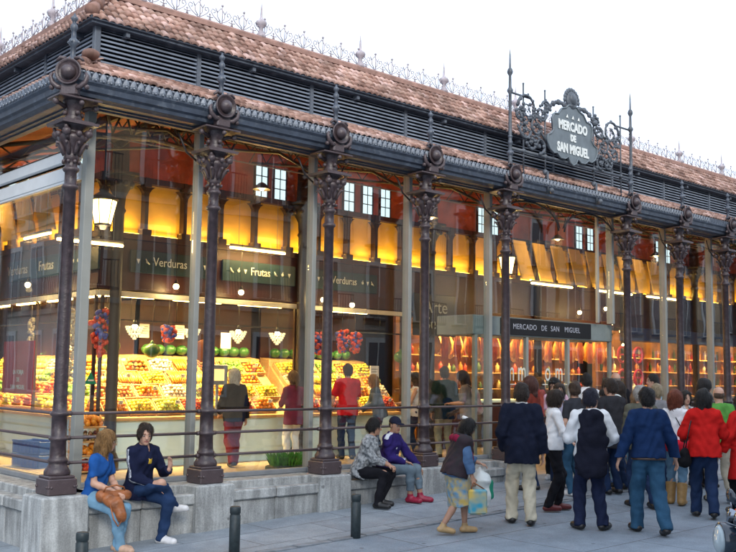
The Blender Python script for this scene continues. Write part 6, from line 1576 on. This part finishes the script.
# handbag on the young woman's lap
c_ = C['girl']; hl, hr_ = V3(c_['hl']), V3(c_['hr']); mid = (hl + hr_) / 2
Mleather = mat('orange_brown_leather', (.30, .10, .03), .45, var=.35, scale=12, bump=.3, bscale=40)
ht = thing('handbag', 'orange brown leather handbag on the lap of the young woman in blue', 'handbag'); bl_ = blob('bag', [(mid + V3((-.16, .02, -.05)), mid + V3((.10, -.02, -.04)), .07, .06), (mid + V3((-.13, -.06, -.06)), mid + V3((-.02, -.16, -.22)), .06, .05), (mid + V3((-.05, -.12, -.1)), mid + V3((-.02, -.17, -.26)), .06, .05)], Mleather, .009, ht)
m_ = MB(); m_.tube([mid + V3((-.17, .0, -.02)), mid + V3((-.16, -.06, .06)), mid + V3((-.05, -.08, .08)), mid + V3((.05, -.06, .05)), mid + V3((.10, -.02, -.02))], .009, 6); m_.tube([mid + V3((-.14, -.12, -.1)), mid + V3((-.13, -.2, -.26)), mid + V3((-.08, -.21, -.34)), mid + V3((-.03, -.2, -.28))], .008, 6); m_.build('strap', Mleather, ht)
# bags of the small woman
c_ = C['bag']; hr_, hl = V3(c_['hr']), V3(c_['hl'])
MW = mat('white_plastic_bag', (.70, .74, .72), .35, var=.08, scale=6, bump=.4, bscale=14); MG = mat('green_print', (.01, .22, .13), .35, var=.05)
bt = thing('shopping_bag', 'white plastic shopping bag with green print held by the small woman', 'shopping bag')
q0 = hl + V3((.02, 0, -.06)); blob('bag', [(q0, q0 + V3((0, 0, -.14)), .03, .12, (.7, -.7, 0), 1), (q0 + V3((.0, .0, -.16)), q0 + V3((.02, -.0, -.36)), .13, .12, (.6, .8, 0), .6)], MW, .012, bt, .006)
q1 = q0 + V3((.05, -.07, -.25)); blob('green_print', [(q1 + V3((.03, 0, .07)), q1 + V3((.04, 0, -.08)), .055, .05, (.6, .8, 0), .5)], MG, .01, bt, .003)
bt = thing('patterned_bag', 'blue and yellow patterned cloth bag held low by the small woman', 'bag'); q0 = hr_ + V3((0, -.02, -.06))
m_ = MB(); Mq = T(*(q0 + V3((.05, -.02, -.20)))) @ RZ(R(-32)); m_.bevbox(-.11, .11, -.04, .04, -.17, .12, .02, 0, Mq); m_.build('bag', mat('patterned_cloth', (.62, .44, .10), .8, scale=9, col2=(.04, .30, .42), detail=1), bt)
m_ = MB(); m_.tube([Mq @ Vector((-.08, 0, .12)), Vector(q0 + V3((0, 0, .0))), Mq @ Vector((.08, 0, .12))], .008, 6); m_.build('handles', Mleather, bt)
sc_ = thing('scarf', 'maroon scarf hanging round the shoulders of the small woman', 'scarf'); SPb = c_['SP']; bl_ = blob('cloth', [(V3(SPb((-.09, -.10, .47))), V3(SPb((.10, -.09, .42))), .045, .045), (V3(SPb((.10, -.09, .42))), V3(SPb((.19, -.07, .10))), .045, .04), (V3(SPb((-.09, .10, .47))), V3(SPb((.10, .09, .42))), .045, .045), (V3(SPb((.10, .09, .42))), V3(SPb((.18, .06, .15))), .045, .04), (V3(SPb((-.12, -.10, .46))), V3(SPb((-.12, .10, .46))), .045, .045)], cloth('maroon_scarf_cloth', (.20, .012, .04)), .012, sc_)
# black shoulder bag of the scarlet jacket, red bag of the auburn woman
c_ = C['redcoat']; SPr = c_['SP']; o_ = thing('shoulder_bag', 'black shoulder bag at the left hip of the woman in the scarlet jacket', 'bag'); blob('bag', [(V3(SPr((-.08, .27, -.08))), V3(SPr((.10, .27, -.10))), .08, .08, (0, 1, 0), .6), (V3(SPr((-.06, .27, -.18))), V3(SPr((.08, .27, -.18))), .09, .09)], cloth('black_bag_leather', (.012, .012, .014)), .013, o_)
m_ = MB(); m_.tube([SPr((-.08, .27, -.04)), SPr((-.10, .20, .30)), SPr((-.01, .12, .56)), SPr((.12, .20, .30)), SPr((.10, .27, -.04))], .009, 6); m_.build('strap', Mleather if False else M_black, o_)
c_ = C['boots']; SPr = c_['SP']; o_ = thing('red_bag', 'red bag at the hips of the woman with auburn hair', 'bag'); blob('bag', [(V3(SPr((-.10, -.20, -.02))), V3(SPr((.10, -.24, -.04))), .10, .10, (0, 1, 0), .6), (V3(SPr((-.17, .05, -.05))), V3(SPr((-.12, -.16, -.05))), .09, .09)], cloth('red_bag_cloth', (.5, .015, .03)), .014, o_)
m_ = MB(); m_.tube([SPr((-.05, -.2, .02)), SPr((-.13, -.08, .3)), SPr((-.02, .08, .56)), SPr((.12, -.05, .3)), SPr((.08, -.2, .02))], .008, 6); m_.build('strap', M_black, o_)
SPr = I7['SP']; o_ = thing('pink_bag', 'pink and white bag slung on the back of the shopper in grey', 'bag'); blob('bag', [(V3(SPr((-.18, .05, .40))), V3(SPr((-.20, -.12, .02))), .07, .085)], mat('pink_white_bag', (.5, .03, .16), .5, scale=8, col2=(.8, .7, .75)), .014, o_)
m_ = MB(); m_.tube([SPr((-.18, .04, .42)), SPr((-.02, .1, .55)), SPr((.15, .02, .3))], .01, 6); m_.build('strap', M_black, o_)
# sunglasses pushed up into the hair of the woman in pink
HHp = C['pink']['HH']; o_ = MB()
for y in (-.03, .03): o_.sphere(HHp((.09, y, .105)), .024, 8, sq=(.6, 1, .8))
o_.tube([HHp((.0, -.085, .07)), HHp((.085, -.05, .105)), HHp((.095, 0, .108)), HHp((.085, .05, .105)), HHp((.0, .085, .07))], .005, 5); tag(o_.build('sunglasses', M_black), 'dark sunglasses pushed up on the hair of the woman in pink', 'sunglasses')
HHp = C['bag']['HH']; o_ = MB()
for q in range(7): a = q * .9; o_.sphere(HHp((-.09 + .03 * math.cos(a), .03 * math.sin(a) + .02, .12)), .024, 6)
tag(o_.build('hair_flower', M_card), 'white cloth flower in the hair of the small woman', 'hair flower')
